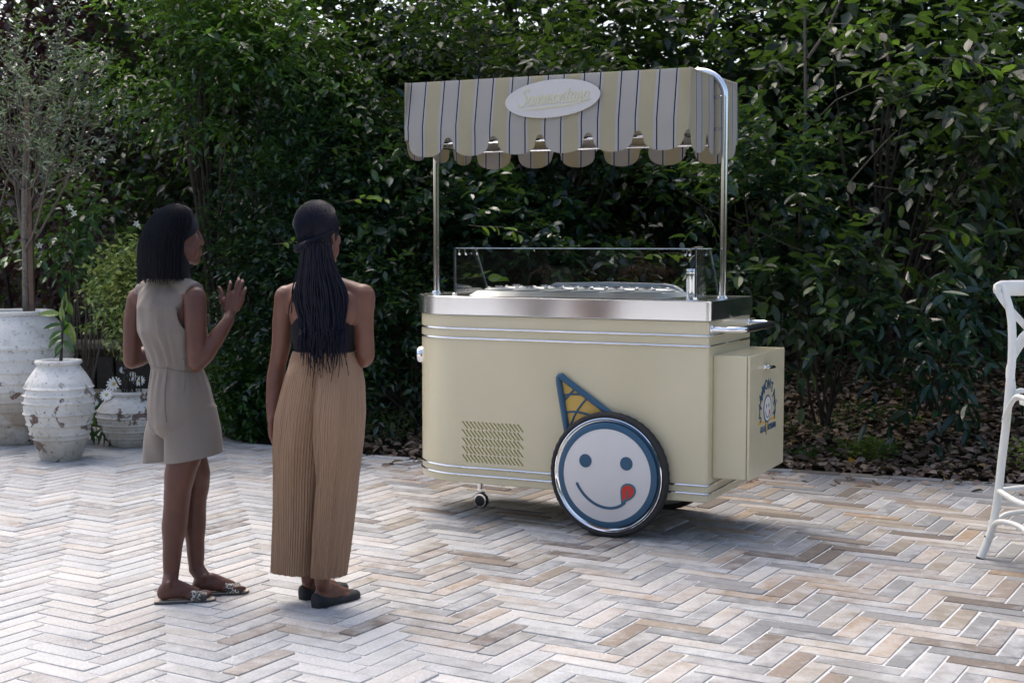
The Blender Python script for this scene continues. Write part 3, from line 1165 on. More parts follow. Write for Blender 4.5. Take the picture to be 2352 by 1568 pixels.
jr1, jl1, jh1 = jar('clay_jar', 'largest white clay jar, cut by the left edge, with the olive tree in it', 30, 1028, 10.25,
                    [(.20, 0), (.235, .06), (.30, .2), (.37, .38), (.415, .58), (.405, .72), (.35, .86), (.285, .93), (.27, .95)],
                    [(.17, .006, .01), (.26, .008, .01), (.33, .008, .01), (.41, .008, .01), (.47, .006, .01), (.55, .008, .01), (.64, .007, .01), (.72, .009, .011)], jar_material('glaze_large', True, 1))
jr2, jl2, jh2 = jar('clay_jar', 'middle white clay jar with brown flaked patches, nearest the women', 130, 1063, 9.42,
                    [(.125, 0), (.145, .04), (.19, .17), (.228, .32), (.237, .43), (.215, .535), (.165, .61), (.14, .64), (.138, .655)],
                    [(.155, .008, .008), (.185, .006, .007), (.25, .007, .007), (.325, .008, .007), (.40, .007, .007), (.45, .006, .006), (.50, .007, .007)], jar_material('glaze_middle', False, 2))
jr3, jl3, jh3 = jar('clay_jar', 'small squat white clay jar beside the woman in the romper', 296, 1033, 10.05,
                    [(.13, 0), (.15, .03), (.205, .12), (.245, .21), (.24, .27), (.19, .335), (.142, .36), (.138, .375)],
                    [(.07, .006, .007), (.12, .007, .007), (.17, .007, .007), (.225, .007, .007), (.265, .006, .006)], jar_material('glaze_small', False, 3))

# ---- olive tree in the large jar, tied to a stake
ot = thing('olive_tree', 'airy olive tree with small grey green leaves in the largest jar', 'tree', (jl1[0] + .11, jl1[1], jh1 - .06))
ob_ = np.array([jl1[0] + .11, jl1[1], jh1 - .06])
q = MB()
T0 = ob_
trunk = [at(62, 740, jl1[1]) - ob_, at(60, 600, jl1[1]) - ob_, at(57, 450, jl1[1]) - ob_, at(60, 330, jl1[1]) - ob_, at(66, 200, jl1[1]) - ob_]
trunk[0] = np.array([trunk[0][0], 0, 0])
q.tube(trunk, [.032, .03, .027, .022, .012], 10)
q.build('trunk', bark_grey, ot)
rs_ = np.random.default_rng(3)
br = MB()
tips, dirs = [], []
starts = [at(58, 580, jl1[1]), at(57, 500, jl1[1]), at(58, 440, jl1[1]), at(58, 400, jl1[1]), at(60, 360, jl1[1]), at(60, 320, jl1[1]), at(62, 280, jl1[1])]
targets = []
for _ in range(34):
    targets.append(at(rs_.uniform(-80, 225), 90 + 260 * rs_.random() ** .9, jl1[1] + rs_.normal(0, .28)))
targets += [at(262, 265, jl1[1] - .1), at(275, 290, jl1[1]), at(150, 60, jl1[1]), at(135, 75, jl1[1]), at(40, 100, jl1[1]), at(10, 90, jl1[1]), at(180, 180, jl1[1]), at(-20, 570, jl1[1])]
for i, tg in enumerate(targets):
    s0 = starts[rs_.integers(len(starts))]
    a_, b_ = s0 - ob_, tg - ob_
    md = a_ * .5 + b_ * .5 + np.array([(b_[0] - a_[0]) * .3, rs_.normal(0, .05), -.10])
    P3 = [(1 - t) ** 2 * a_ + 2 * t * (1 - t) * md + t * t * b_ + rs_.normal(0, .006, 3) for t in np.linspace(0, 1, 8)]
    br.tube(P3, [.009 - .007 * t for t in np.linspace(0, 1, 8)], 6)
    for k in range(6):
        t0_ = P3[int(rs_.integers(3, 8))]
        dd = norm((b_ - a_)[None])[0] * .6 + rs_.normal(0, .45, 3) + np.array([0, 0, .45])
        e2 = t0_ + dd / np.linalg.norm(dd) * rs_.uniform(.08, .2)
        br.tube([t0_, (t0_ + e2) / 2 + rs_.normal(0, .012, 3), e2], [.0026, .0019, .001], 4)
        tips.append((t0_ + e2) / 2)
        dirs.append(e2 - t0_)
br.build('branch', twig_m, ot)
P, D, N = sprays(np.array(tips), np.array(dirs), 10, .019, .75, rs_, .05, .4)
L = rs_.uniform(.038, .072, len(P))
o = link(bpy.data.objects.new('foliage', leaves_mesh('foliage', P, D, N, L, L * .3, LO, L_olive)), ot)
o['kind'] = 'stuff'
st = thing('tree_stake', 'brown square wooden stake tied beside the olive trunk', 'stake', (jl1[0] + .15, jl1[1] - .03, jh1 - .08))
q = MB()
q.box((0, 0, .95), (.036, .036, 1.9), None, 0, .004)
q.build('stake', simple('stake_brown', (.10, .062, .042), .8, 0, .3, 20, .3, .004), st)
for z in (.62, 1.0):
    q = MB()
    q.tube([(.024 * math.cos(a) - .014, .024 * math.sin(a) + .006, z) for a in np.linspace(0, 2 * math.pi, 14)], .004, 6)
    q.tube([(.045 * math.cos(a) - .03, .03 * math.sin(a) + .012, z + .01) for a in np.linspace(0, 2 * math.pi, 18)], .004, 6)
    q.build('tie', simple('tie_black', (.01, .01, .01), .6), st)

# ---- citrus shrub with white blossom behind the big jar
cs = shrub('citrus_shrub', 'loose citrus shrub with dark green leaves and white blossom behind the jars', 'shrub', (at(190, 780, 10.9)[0], 10.9, 0), at(190, 500, 10.75), (.33, .28, .52), 95, 7, .088, .043, L_citrus, bark_grey,
           seed=81, shape=HI, shell=.9, gap=-.8, gs=4, stems=12, trunk_r=.012, single=260, droop=.3)
m_petal = simple('petal_white', (.78, .78, .74), .6, 0, .05)
m_yel = simple('stamen_yellow', (.6, .42, .06), .7)
cb = np.array(cs.location)
for (px, py) in ((168, 490), (72, 515), (90, 565), (235, 370), (312, 515), (160, 478)):
    q = MB()
    for k in range(5):
        a = k * 2 * math.pi / 5
        R = Euler((.5, 0, a)).to_matrix()
        q.add([R @ Vector(v) for v in ((0, 0, 0), (.007, .018, .003), (0, .034, .001), (-.007, .018, .003))], [(0, 1, 2, 3)])
    q.ball((0, 0, .008), .005, 8, 6, 1)
    o = q.build('blossom', [m_petal, m_yel], cs)
    o.location = at(px, py, 10.3) - cb
    o.rotation_euler = (1.2, .3 * (px % 5), .4)

# ---- young sapling in the middle jar
sp_ = thing('sapling', 'young sapling with a black stem and pale new leaves in the middle jar', 'plant', (jl2[0] + .02, jl2[1], jh2 - .05))
sb0 = np.array([jl2[0] + .02, jl2[1], jh2 - .05])
YJ = jl2[1]
q = MB()
q.tube([(0, 0, 0), at(142, 790, YJ) - sb0, at(145, 730, YJ) - sb0, at(148, 670, YJ) - sb0], [.008, .008, .007, .003], 8)
q.build('stem', simple('stem_black', (.015, .014, .012), .6), sp_)
q = MB()
q.tube([(-.02, 0, 0), at(141, 790, YJ) - sb0, at(145, 740, YJ) - sb0], [.006, .004, .003], 6)
q.build('trunk', bark_grey, sp_)
m_pale = leafmat('leaf_pale', [(0, (.17, .24, .07)), (1, (.26, .33, .11))], .4, .3)
for (bx, by, tx, ty, dy, wd, mat) in ((140, 722, 88, 718, -.05, .36, m_pale), (146, 725, 150, 668, 0, .24, m_pale), (160, 740, 172, 795, .02, .26, m_pale), (143, 745, 98, 752, -.04, .32, L_citrus), (143, 760, 112, 777, -.06, .4, L_citrus),
                                      (143, 775, 118, 790, -.08, .42, L_citrus), (142, 788, 125, 812, -.06, .4, L_citrus), (146, 782, 170, 806, -.05, .4, L_citrus), (142, 765, 105, 800, .05, .3, L_citrus),
                                      (148, 735, 160, 775, .05, .42, L_green), (150, 690, 168, 725, .03, .42, L_green), (143, 800, 122, 822, .0, .26, L_citrus), (147, 760, 150, 720, .04, .45, L_green), (144, 740, 140, 700, -.02, .3, m_pale)):
    a_, b_ = at(bx, by, YJ) - sb0, at(tx, ty, YJ + dy) - sb0
    Lf = np.linalg.norm(b_ - a_)
    D_, S_, N_ = leaf_frames(a_[None], (b_ - a_)[None], np.array([[0.1, -.75, .6]]))
    q = MB()
    T = HI[0].copy()
    V = a_ + D_ * T[:, 0:1] * Lf + S_ * T[:, 1:2] * Lf * wd * 1.1 + N_ * T[:, 2:3] * Lf
    q.add(V, HI[1])
    q.build('leaf', mat, sp_, False)

# ---- variegated ball on a stem in the small jar
tp_loc = (jl3[0] - .02, jl3[1], jh3 - .05)
tp = shrub('variegated_shrub', 'yellow variegated shrub on a thin stem in the small squat jar', 'shrub', tp_loc, at(292, 672, jl3[1]), (.21, .20, .31), 400, 7, .05, .022, L_varieg, bark_dark,
           seed=82, shape=HI, shell=.75, gap=-.9, gs=6, stems=14, trunk_r=.007, single=240, droop=.15)
q = MB()
q.tube([(0, 0, 0), (.003, 0, .16), (-.004, .01, .4)], [.009, .008, .006], 8)
q.build('trunk', bark_dark, tp)

# ---- daisies around the small jar
m_leaf_d = L_grass
for k, (px, py, Y, sc_, lab) in enumerate(((262, 882, 10.3, 1.2, 'white daisy head nearest the middle jar, left of the thin stem'), (245, 907, 9.95, 1.0, 'white daisy low against the rim of the small jar'),
                                           (320, 875, 10.4, .9, 'white daisy half hidden by the shorts of the romper'), (303, 865, 10.45, .8, 'white daisy right of the thin stem'),
                                           (216, 925, 10.3, .7, 'lowest white daisy between the two smaller jars'), (283, 850, 10.45, .6, 'topmost small white daisy beside the elbow'))):
    p = at(px, py, Y)
    rt = thing('daisy', lab, 'flower', (p[0], p[1] + .05, 0), 0, 'white daisies behind the small jar')
    q = MB()
    h = p[2]
    q.tube([(0, 0, 0), (.005, -.02, h * .6), (0, -.05, h)], .002, 5)
    q.build('stem', L_grass, rt)
    R0 = Euler((1.0, .15 * (k - 2), 0)).to_matrix()
    q = MB()
    for i in range(13):
        a = i * 2 * math.pi / 13
        R = R0 @ Euler((.12, 0, a)).to_matrix()
        q.add([R @ (Vector(v) * sc_) for v in ((0, .006, 0), (.008, .028, .003), (.0045, .05, 0), (-.0045, .05, 0), (-.008, .028, .003))], [(0, 1, 2, 3, 4)])
    o = q.build('petals', m_petal, rt, False)
    o.location = (0, -.05, h)
    q = MB()
    q.ball((0, 0, 0), (.011 * sc_, .011 * sc_, .006 * sc_), 10, 6, 0, R0)
    o = q.build('eye', m_yel, rt)
    o.location = (0, -.052, h + .003)
    q = MB()
    rr = np.random.default_rng(k)
    n = 9
    D = np.stack([rr.normal(0, .5, n), rr.normal(0, .3, n), np.ones(n)], 1)
    me = leaves_mesh('leaves', np.stack([rr.normal(0, .05, n), rr.normal(0, .04, n), np.zeros(n)], 1), D, rr.normal(0, 1, (n, 3)), rr.uniform(.25, .6, n) * h, np.full(n, .03), MID, L_citrus)
    o = link(bpy.data.objects.new('leaves', me), rt)
    o['kind'] = 'stuff'
# ------------------------------------------------------------------ the ice cream cart (local x to its right end, y to its back)
CART = thing('ice_cream_cart', 'cream ice cream cart with striped canopy, chrome trim and a smiling wheel', 'ice cream cart', (.960, 6.765, 0), -math.radians(25.856))
CL, CD, CR = 1.757, .724, .362
m_cream = simple('paint_cream', (.615, .545, .365), .28, 0, .02, 3, 0, .001, .5)
_b = m_cream.node_tree.nodes['Principled BSDF']
m_cream.node_tree.links.remove(_b.inputs['Roughness'].links[0])
_b.inputs['Roughness'].default_value = .3
_b.inputs['Coat Weight'].default_value = .3
m_olive = simple('paint_cream_edge', (.48, .44, .18), .5, 0, .05)
m_chrome = simple('chrome', (.86, .86, .87), .08, 1.0, .02, 10)
m_black = simple('black_plastic', (.012, .012, .014), .35, 0, .1)
m_navy = simple('paint_navy', (.024, .088, .160), .4, 0, .04, 8)
m_white = simple('paint_white', (.66, .64, .625), .42, 0, .02, 5)
m_red = simple('paint_red', (.52, .030, .022), .45, 0, .04)
m_teal = simple('paint_teal', (.02, .14, .19), .45, 0, .04)
m_yellow = simple('paint_waffle', (.58, .37, .085), .5, 0, .06, 12)
m_orange = simple('paint_orange', (.68, .36, .05), .5, 0, .05)


def steel_mat():
    m = NT('steel_brushed')
    v = m.coord()
    mp = m.n('ShaderNodeMapping')
    mp.inputs['Scale'].default_value = (2.0, 2.0, 90.0)
    m.l(v, mp.inputs[0])
    streak = m.noise(mp.outputs[0], 8, 5, .6)
    m.set(Base_Color=m.ramp(streak, [(.3, .84), (.7, .92)]), Metallic=1.0, Roughness=.19)
    return m.mat


m_steel = steel_mat()


def outline(off=0.0, n=40, rc=.014):
    """plan of the body: square right end, round left end, counter-clockwise"""
    pts = []
    L, Wd, R = CL + off, CD + 2 * off, CR + off
    y0 = -off
    rc = rc + max(0, off)
    for a in (-90, -60, -30, 0):
        t = math.radians(a)
        pts.append((off - rc + rc * math.cos(t), y0 + rc + rc * math.sin(t)))
    for a in (0, 30, 60, 90):
        t = math.radians(a)
        pts.append((off - rc + rc * math.cos(t), y0 + Wd - rc + rc * math.sin(t)))
    for k in range(n + 1):
        t = math.pi / 2 + math.pi * k / n
        pts.append((-CL + CR + R * math.cos(t), CD / 2 + R * math.sin(t)))
    return pts


def extrude(pts, z0, z1, bev=.004):
    q = MB()
    c = Vector((-.8, CD / 2))
    rs = []
    for z, s in ((z0, bev), (z0 + bev, 0), (z1 - bev, 0), (z1, bev)):
        rs.append([(p[0] + (c.x - p[0]) * s / .8, p[1] + (c.y - p[1]) * s / .36, z) for p in pts])
    q.rings(rs)
    return q


# body with the slanted ventilation slots cut into its front
q = extrude(outline(), .206, 1.102)
body = q.build('body', [m_cream, m_olive], CART, True, 35)
slots = MB()
for rr_ in range(5):
    for cc_ in range(15):
        x = -1.344 + cc_ * .0233
        z = .517 - rr_ * .0447
        dx, dz, w = .0145, -.0165, .0042
        L_ = math.hypot(dx, dz)
        ux, uz = dx / L_, dz / L_
        poly = []
        for a in range(7):
            t = math.pi / 2 + math.pi * a / 6
            poly.append((x - dx + w * (math.cos(t) * ux - math.sin(t) * uz), z - dz + w * (math.cos(t) * uz + math.sin(t) * ux)))
        for a in range(7):
            t = -math.pi / 2 + math.pi * a / 6
            poly.append((x + dx + w * (math.cos(t) * ux - math.sin(t) * uz), z + dz + w * (math.cos(t) * uz + math.sin(t) * ux)))
        slots.prism(poly, .03, ((0, .006, 0), (1, 0, 0), (0, 0, 1), (0, -1, 0)), 0)
so = slots.build('slot_cutter', [m_olive], CART)
md = body.modifiers.new('b', 'BOOLEAN')
md.operation = 'DIFFERENCE'
md.solver = 'EXACT'
md.object = so
md.material_mode = 'TRANSFER'
dg = bpy.context.evaluated_depsgraph_get()
dg.update()
me = bpy.data.meshes.new_from_object(body.evaluated_get(dg))
body.modifiers.clear()
body.data = me
bpy.data.objects.remove(so, do_unlink=True)
bm = bmesh.new()
bm.from_mesh(me)
for f in bm.faces:
    f.smooth = False
    if f.material_index == 0 and abs(f.normal.z) < .2 and f.calc_center_median().x < -CL + CR + .01:
        f.smooth = True
bm.to_mesh(me)
bm.free()

for z in (.249, .290, .978, 1.029):
    q = MB()
    pts = outline(.002)
    q.tube([(p[0], p[1], z) for p in pts], .0058, 8, closed=True)
    q.build('trim_band', m_chrome, CART)
q = extrude(outline(.013), 1.102, 1.199, .003)
q.build('counter', m_steel, CART, True, 35)

# headlamp-like boss on the round end
q = MB()
a = math.radians(180 + 26)
nx, ny = math.cos(a), math.sin(a)
R_ = Vector((nx, ny, 0)).to_track_quat('Z', 'Y').to_matrix()
q.lathe([(.001, .034), (.018, .032), (.030, .025), (.036, .026), (.044, .018), (.046, .006), (.046, -.01)], (-CL + CR + CR * nx, CD / 2 + CR * ny, .865), 32, 0, R_)
q.build('boss', m_chrome, CART)

# service box on the right end
q = MB()
q.box((.086, .3965, .625), (.172, .641, .612), None, 0, .004)
sb_ = q.build('service_box', m_cream, CART, True, 35)
q = MB()
q.box((.1745, .3965, .625), (.003, .628, .60), None, 0, 0)
q.build('gasket', m_olive, sb_, False)
q = MB()
q.box((.182, .3965, .625), (.012, .643, .614), None, 0, .003)
dr = q.build('door', m_cream, sb_, True, 35)
q = MB()
for y in (.34, .40):
    q.tube([(.186, y, .855), (.212, y, .855)], .006, 10)
    q.lathe([(.001, .006), (.010, .005), (.012, 0)], (.188, y, .855), 16, 0, Vector((1, 0, 0)).to_track_quat('Z', 'Y').to_matrix())
q.tube([(.212, .31, .855), (.214, .33, .857), (.214, .40, .857), (.212, .445, .850)], [.006, .009, .010, .005], 10)
q.build('door_handle', m_chrome, sb_)

XF = .1885                                         # plane of the door face


def text_mesh(body_, size, mat, M, name='lettering', shear=0.0, bold=0.0, ext=.0006, parent=None, align='CENTER', sp=1.0):
    cu = bpy.data.curves.new(name, 'FONT')
    cu.body = body_
    cu.size = size
    cu.align_x = align
    cu.align_y = 'CENTER'
    cu.shear = shear
    cu.offset = bold
    cu.extrude = ext
    cu.space_character = sp
    cu.resolution_u = 4
    t = bpy.data.objects.new(name, cu)
    col.objects.link(t)
    dg_ = bpy.context.evaluated_depsgraph_get()
    dg_.update()
    m_ = bpy.data.meshes.new_from_object(t.evaluated_get(dg_))
    bpy.data.objects.remove(t, do_unlink=True)
    m_.name = name
    m_.materials.clear()
    m_.materials.append(mat)
    m_.transform(M)
    return m_


def door_frame(y, z, rot=0.0, lift=.001, sx=1.0):
    """text lying on the door: reading direction +y, up +z"""
    B = Matrix(((0, 0, 1, XF + lift), (1, 0, 0, y), (0, 1, 0, z), (0, 0, 0, 1)))
    return B @ Matrix.Rotation(rot, 4, 'Z') @ Matrix.Diagonal((sx, 1, 1, 1))


EY, EZ = .395, .642
bmj = bmesh.new()
word = 'SAMMONTANA'
for i, ch in enumerate(word):
    a = math.radians(197 - 214 * i / (len(word) - 1))
    rad = .124
    m_ = text_mesh(ch, .070, m_navy, door_frame(EY + rad * 1.12 * math.cos(a), EZ + rad * math.sin(a), (a - math.pi / 2) * .42, .001, .95), bold=.0018)
    bmj.from_mesh(m_)
    bpy.data.meshes.remove(m_)
me = bpy.data.meshes.new('lettering')
bmj.to_mesh(me)
bmj.free()
me.materials.append(m_navy)
link(bpy.data.objects.new('lettering', me), sb_)
for tx, y, sz, sx in (('GELATI', .314, .042, .74), ("ALL'ITALIANA", .480, .042, .60)):
    link(bpy.data.objects.new('lettering', text_mesh(tx, sz, m_navy, door_frame(y, .543, 0, .001, sx), bold=.0007)), sb_)
q = MB()
fr = ((XF - .001, EY, EZ), (0, 1, 0), (0, 0, 1), (1, 0, 0))


def disc(r_, cx=0, cy=0, sx=1, sy=1, n=36):
    return [(cx + r_ * sx * math.cos(2 * math.pi * k / n), cy + r_ * sy * math.sin(2 * math.pi * k / n)) for k in range(n)]


def stroke(pts, w):
    """outline polygon of a stroke of width w with round ends"""
    P = [Vector(p) for p in pts]
    L_, R__ = [], []
    for i in range(len(P)):
        t = (P[min(i + 1, len(P) - 1)] - P[max(i - 1, 0)]).normalized()
        nrm = Vector((-t.y, t.x))
        L_.append(P[i] + nrm * w / 2)
        R__.append(P[i] - nrm * w / 2)
    t0 = (P[0] - P[1]).normalized()
    t1 = (P[-1] - P[-2]).normalized()

    def cap(c, t):
        n_ = Vector((-t.y, t.x))
        return [c + (n_ * math.cos(a_) * -1 + t * math.sin(a_)) * w / 2 for a_ in (math.pi * k / 7 for k in range(1, 7))]
    e1 = [P[-1] + (Vector((t1.y, -t1.x)) * math.cos(a_) + t1 * math.sin(a_)) * w / 2 for a_ in (math.pi * k / 7 for k in range(1, 7))]
    e0 = [P[0] + (Vector((t0.y, -t0.x)) * math.cos(a_) + t0 * math.sin(a_)) * w / 2 for a_ in (math.pi * k / 7 for k in range(1, 7))]
    return [tuple(p) for p in R__ + e1 + L_[::-1] + e0]


def bez(p0, p1, p2, p3, n=14):
    return [tuple((1 - t) ** 3 * a_ + 3 * (1 - t) ** 2 * t * b_ + 3 * (1 - t) * t * t * c_ + t ** 3 * d_ for a_, b_, c_, d_ in zip(p0, p1, p2, p3)) for t in (k / n for k in range(n + 1))]


q.prism([(-.038, -.050), (-.018, -.125), (.026, -.052)], .0012, fr, 2)
q.prism([(-.043, -.045), (-.036, -.045), (-.016, -.13), (-.021, -.135)], .0016, fr, 1)
q.prism([(-.016, -.13), (-.021, -.135), (.024, -.052), (.031, -.052)][::-1], .0016, fr, 1)
q.prism(disc(.071), .0018, fr, 1)
q.prism(disc(.062), .0024, fr, 0)
q.prism(disc(.007, -.022, .015, 1, 1.6, 16), .003, fr, 1)
q.prism(disc(.007, .022, .015, 1, 1.6, 16), .003, fr, 1)
q.prism(stroke(bez((-.04, -.012), (-.025, -.05), (.012, -.05), (.03, -.032)), .006), .003, fr, 1)
q.prism(disc(.010, .031, -.018, .8, 1.3, 16), .0032, fr, 3)
for y0_, y1_ in ((-.165, -.058), (.055, .165)):
    q.prism([(y0_, -.068), (y1_, -.068), (y1_, -.056), (y0_, -.056)], .0014, fr, 4)
q.build('emblem', [m_white, m_navy, m_yellow, m_red, m_orange], sb_, False)

# push handle with a black grip
ph = MB()
HZ = 1.060
for y in (.045, .679):
    ph.lathe([(.001, .010), (.020, .009), (.024, .004), (.024, 0)], (.0, y, HZ), 24, 0, Vector((1, 0, 0)).to_track_quat('Z', 'Y').to_matrix())


def harc(y, s):
    return [(0, y, HZ), (.07, y, HZ)] + [(.07 + .08 * math.sin(t), y + s * (.08 - .08 * math.cos(t)), HZ) for t in np.linspace(.3, math.pi / 2, 6)]


ph.tube(harc(.045, 1) + harc(.679, -1)[::-1], .0155, 14)
hd = ph.build('push_handle', m_chrome, CART)
q = MB()
q.tube([(.15, .115, HZ), (.15, .14, HZ), (.15, .36, HZ), (.15, .585, HZ), (.15, .61, HZ)], [.016, .0185, .0185, .0185, .016], 16)
q.build('grip', m_black, hd)

# ---- wheels
WX, WZ, WR = -.500, .3185, .3185


def wheel(y, side):
    """side -1: outer face towards the front"""
    root = bpy.data.objects.new('wheel', None)
    root.location = (WX, y, WZ)
    link(root, CART)
    Mw = Matrix(((1, 0, 0), (0, 0, -1 if side > 0 else 1), (0, 1, 0))) if side < 0 else Matrix(((1, 0, 0), (0, 0, 1), (0, 1, 0)))
    Mw = Matrix(((1, 0, 0), (0, 0, float(side)), (0, 1, 0)))
    R = WR
    q = MB()                                         # tyre with a ribbed tread, h>0 is outward
    prof = [(R - .027, .020), (R - .018, .027), (R - .008, .025), (R - .002, .018), (R, .012), (R - .003, .011), (R - .003, .005), (R, .004), (R, -.004), (R - .003, -.005), (R - .003, -.011), (R, -.012), (R - .002, -.018), (R - .008, -.025), (R - .016, -.026), (R - .024, -.018)]
    q.lathe(prof, seg=192, M=Mw, close=True)
    seg = 192
    for i in range(len(q.v)):
        k = i % seg
        p_ = i // seg
        if p_ in (3, 4, 11, 12) and k % 4 < 2:
            v = Vector(q.v[i])
            v.x *= .994
            v.z *= .994
            q.v[i] = tuple(v)
    m_rub = simple('rubber', (.016, .016, .017), .62, 0, .2, 60, .1)
    q.build('tyre', m_rub, root, True, 30)
    q = MB()
    q.lathe([(R - .026, .017), (R - .029, .026), (R - .033, .0275), (R - .037, .024), (R - .042, .021), (R - .047, .0215), (R - .051, .018), (R - .060, -.006), (R - .10, -.010), (R - .10, -.016), (R - .03, -.019)], seg=96, M=Mw)
    q.build('rim', m_chrome, root, True, 50)
    q = MB()                                         # plate standing proud of the rim
    q.lathe([(.001, .036), (.2335, .036), (.235, .0355)], seg=96, M=Mw)
    fp = q.build('face_plate', m_white, root, True, 30)
    q = MB()
    q.lathe([(.2345, .0345), (.236, .0365), (.262, .0365), (.266, .034), (.266, .004), (.262, .0)], seg=96, M=Mw)
    q.build('blue_ring', m_navy, root, True, 40)
    if side > 0:
        return root
    f_ = ((0, -.0362, 0), (1, 0, 0), (0, 0, 1), (0, -1, 0))
    for ex in (-.115, .106):
        q = MB()
        q.prism(disc(.0335, ex, .068, 1, 1.02, 40), .0018, f_)
        q.build('eye', m_navy, root, False)
    q = MB()
    q.prism(stroke(bez((-.160, -.052), (-.10, -.165), (.03, -.195), (.098, -.130), 26), .014), .0018, f_)
    q.build('smile', m_navy, root, False)
    out = bez((.080, -.135), (.078, -.10), (.072, -.078), (.078, -.055), 8) + bez((.078, -.055), (.090, -.022), (.150, -.020), (.158, -.062), 12)[1:] + bez((.158, -.062), (.162, -.092), (.130, -.118), (.080, -.135), 10)[1:-1]
    q = MB()
    q.prism(out, .0022, f_)
    q.build('tongue_edge', m_teal, root, False)
    cx_, cy_ = .112, -.078
    inn = [(cx_ + (x_ - cx_) * .79, cy_ + .001 + (y_ - cy_) * .79) for x_, y_ in out]
    q = MB()
    q.prism(inn, .0030, f_)
    q.build('tongue', m_red, root, False)
    q = MB()
    q.prism(stroke(bez((.096, -.117), (.112, -.10), (.118, -.09), (.114, -.068), 8), .006), .0036, f_)
    q.build('tongue_crease', m_teal, root, False)
    return root


wheel(-.045, -1)
wheel(CD + .045, 1)
q = MB()
q.tube([(WX, -.03, WZ), (WX, CD + .03, WZ)], .016, 12)
q.build('axle', m_chrome, CART)

# ---- cone ornament above the wheel
co = bpy.data.objects.new('cone_ornament', None)
co.location = (0, 0, 0)
link(co, CART)
ap, bl, br_ = (-.782, .800), (-.742, .500), (-.500, .618)
q = MB()
q.prism([bl, br_, ap], .010, ((0, -.001, 0), (1, 0, 0), (0, 0, 1), (0, -1, 0)))
q.build('waffle_panel', m_yellow, co, False)
q = MB()
yf = -.016
p_l = [(bl[0], yf, bl[1]), (ap[0] - .008, yf, ap[1] - .035)]
p_r = [(ap[0] + .022, yf, ap[1] - .012), (br_[0], yf, br_[1])]
mid = [(ap[0] - .0095, yf, ap[1] - .018), (ap[0] - .009, yf, ap[1] - .006), (ap[0] - .004, yf, ap[1] + .002), (ap[0] + .004, yf, ap[1] + .003), (ap[0] + .012, yf, ap[1] - .003)]
q.tube(p_l + mid + p_r, .0165, 12)
q.build('blue_frame', m_navy, co)


def wbar(p0, p1, p2):
    q = MB()
    q.tube([((1 - t) ** 2 * p0[0] + 2 * t * (1 - t) * p1[0] + t * t * p2[0], -.012, (1 - t) ** 2 * p0[1] + 2 * t * (1 - t) * p1[1] + t * t * p2[1]) for t in np.linspace(0, 1, 10)], .0055, 8)
    q.build('waffle_bar', m_navy, co)


wbar((-.775, .700), (-.735, .715), (-.668, .712))
wbar((-.758, .615), (-.69, .635), (-.59, .60))
wbar((-.772, .665), (-.745, .700), (-.702, .742))
wbar((-.728, .545), (-.705, .63), (-.630, .700))

# ---- small front castor
q = MB()
CX, CY = -1.433, .348
q.tube([(CX, CY, .21), (CX, CY, .10)], .017, 14)
q.lathe([(.03, .0), (.03, -.006), (.014, -.008)], (CX, CY, .207), 20)
cs_ = q.build('castor', m_chrome, CART)
q = MB()
for y in (.02,):
    q.box((CX + .004, CY + y, .075), (.03, .004, .07), None, 0, .001)
q.box((CX + .004, CY, .108), (.03, .044, .006))
q.build('fork', m_chrome, cs_)
q = MB()
q.lathe([(.001, -.0165), (.022, -.0165), (.030, -.015), (.040, -.015), (.0435, -.010), (.0435, .010), (.040, .015), (.030, .015), (.022, .0165), (.001, .0165)], (CX + .004, CY, .0445), 32, 0,
        Matrix(((1, 0, 0), (0, 0, -1), (0, 1, 0))), ms=[0, 0, 1, 0, 0, 0, 1, 0, 0])
q.build('castor_wheel', [m_black, m_chrome], cs_)

# ---- posts and arch of the canopy: one bent tube
XL, XR, ZT, RB, YM = -1.714, -.043, 2.353, .135, CD / 2
arch = [(XL, YM, 1.20), (XL, YM, 1.6), (XL, YM, ZT - RB)]
arch += [(XL + RB - RB * math.cos(t), YM, ZT - RB + RB * math.sin(t)) for t in np.linspace(.2, math.pi / 2, 8)]
arch += [(XR - RB + RB * math.sin(t), YM, ZT - RB + RB * math.cos(t)) for t in np.linspace(0, math.pi / 2 - .2, 8)]
arch += [(XR, YM, ZT - RB), (XR, YM, 1.6), (XR, YM, 1.20)]
q = MB()
q.tube(arch, .0185, 20, up=(0, 1, 0))
cf = q.build('canopy_frame', m_chrome, CART)
for x in (XL, XR):
    q = MB()
    q.lathe([(.019, .014), (.026, .013), (.027, .004), (.032, .003), (.032, 0)], (x, YM, 1.1995), 28)
    q.build('flange', m_chrome, cf)
XC0, XC1, YC0, YC1 = -1.685, -.096, -.038, .762
q = MB()
ri = .034
zr = 2.008
rc_ = [(XC0 + ri, YC0 + ri, zr), (XC1 - ri, YC0 + ri, zr), (XC1 - ri, YC1 - ri, zr), (XC0 + ri, YC1 - ri, zr)]
for a_, b_ in zip(rc_, rc_[1:] + rc_[:1]):
    q.tube([a_, b_], .009, 10)
for x in (XC0 + ri, XC1 - ri):
    q.tube([(x, YM, zr), (x, YM, 2.325)], .008, 8)
    for z in (2.06, 2.22):
        q.tube([(x, YM, z), (XL if x < -1 else XR, YM, z)], .009, 10)
q.build('canopy_rail', m_chrome, cf)


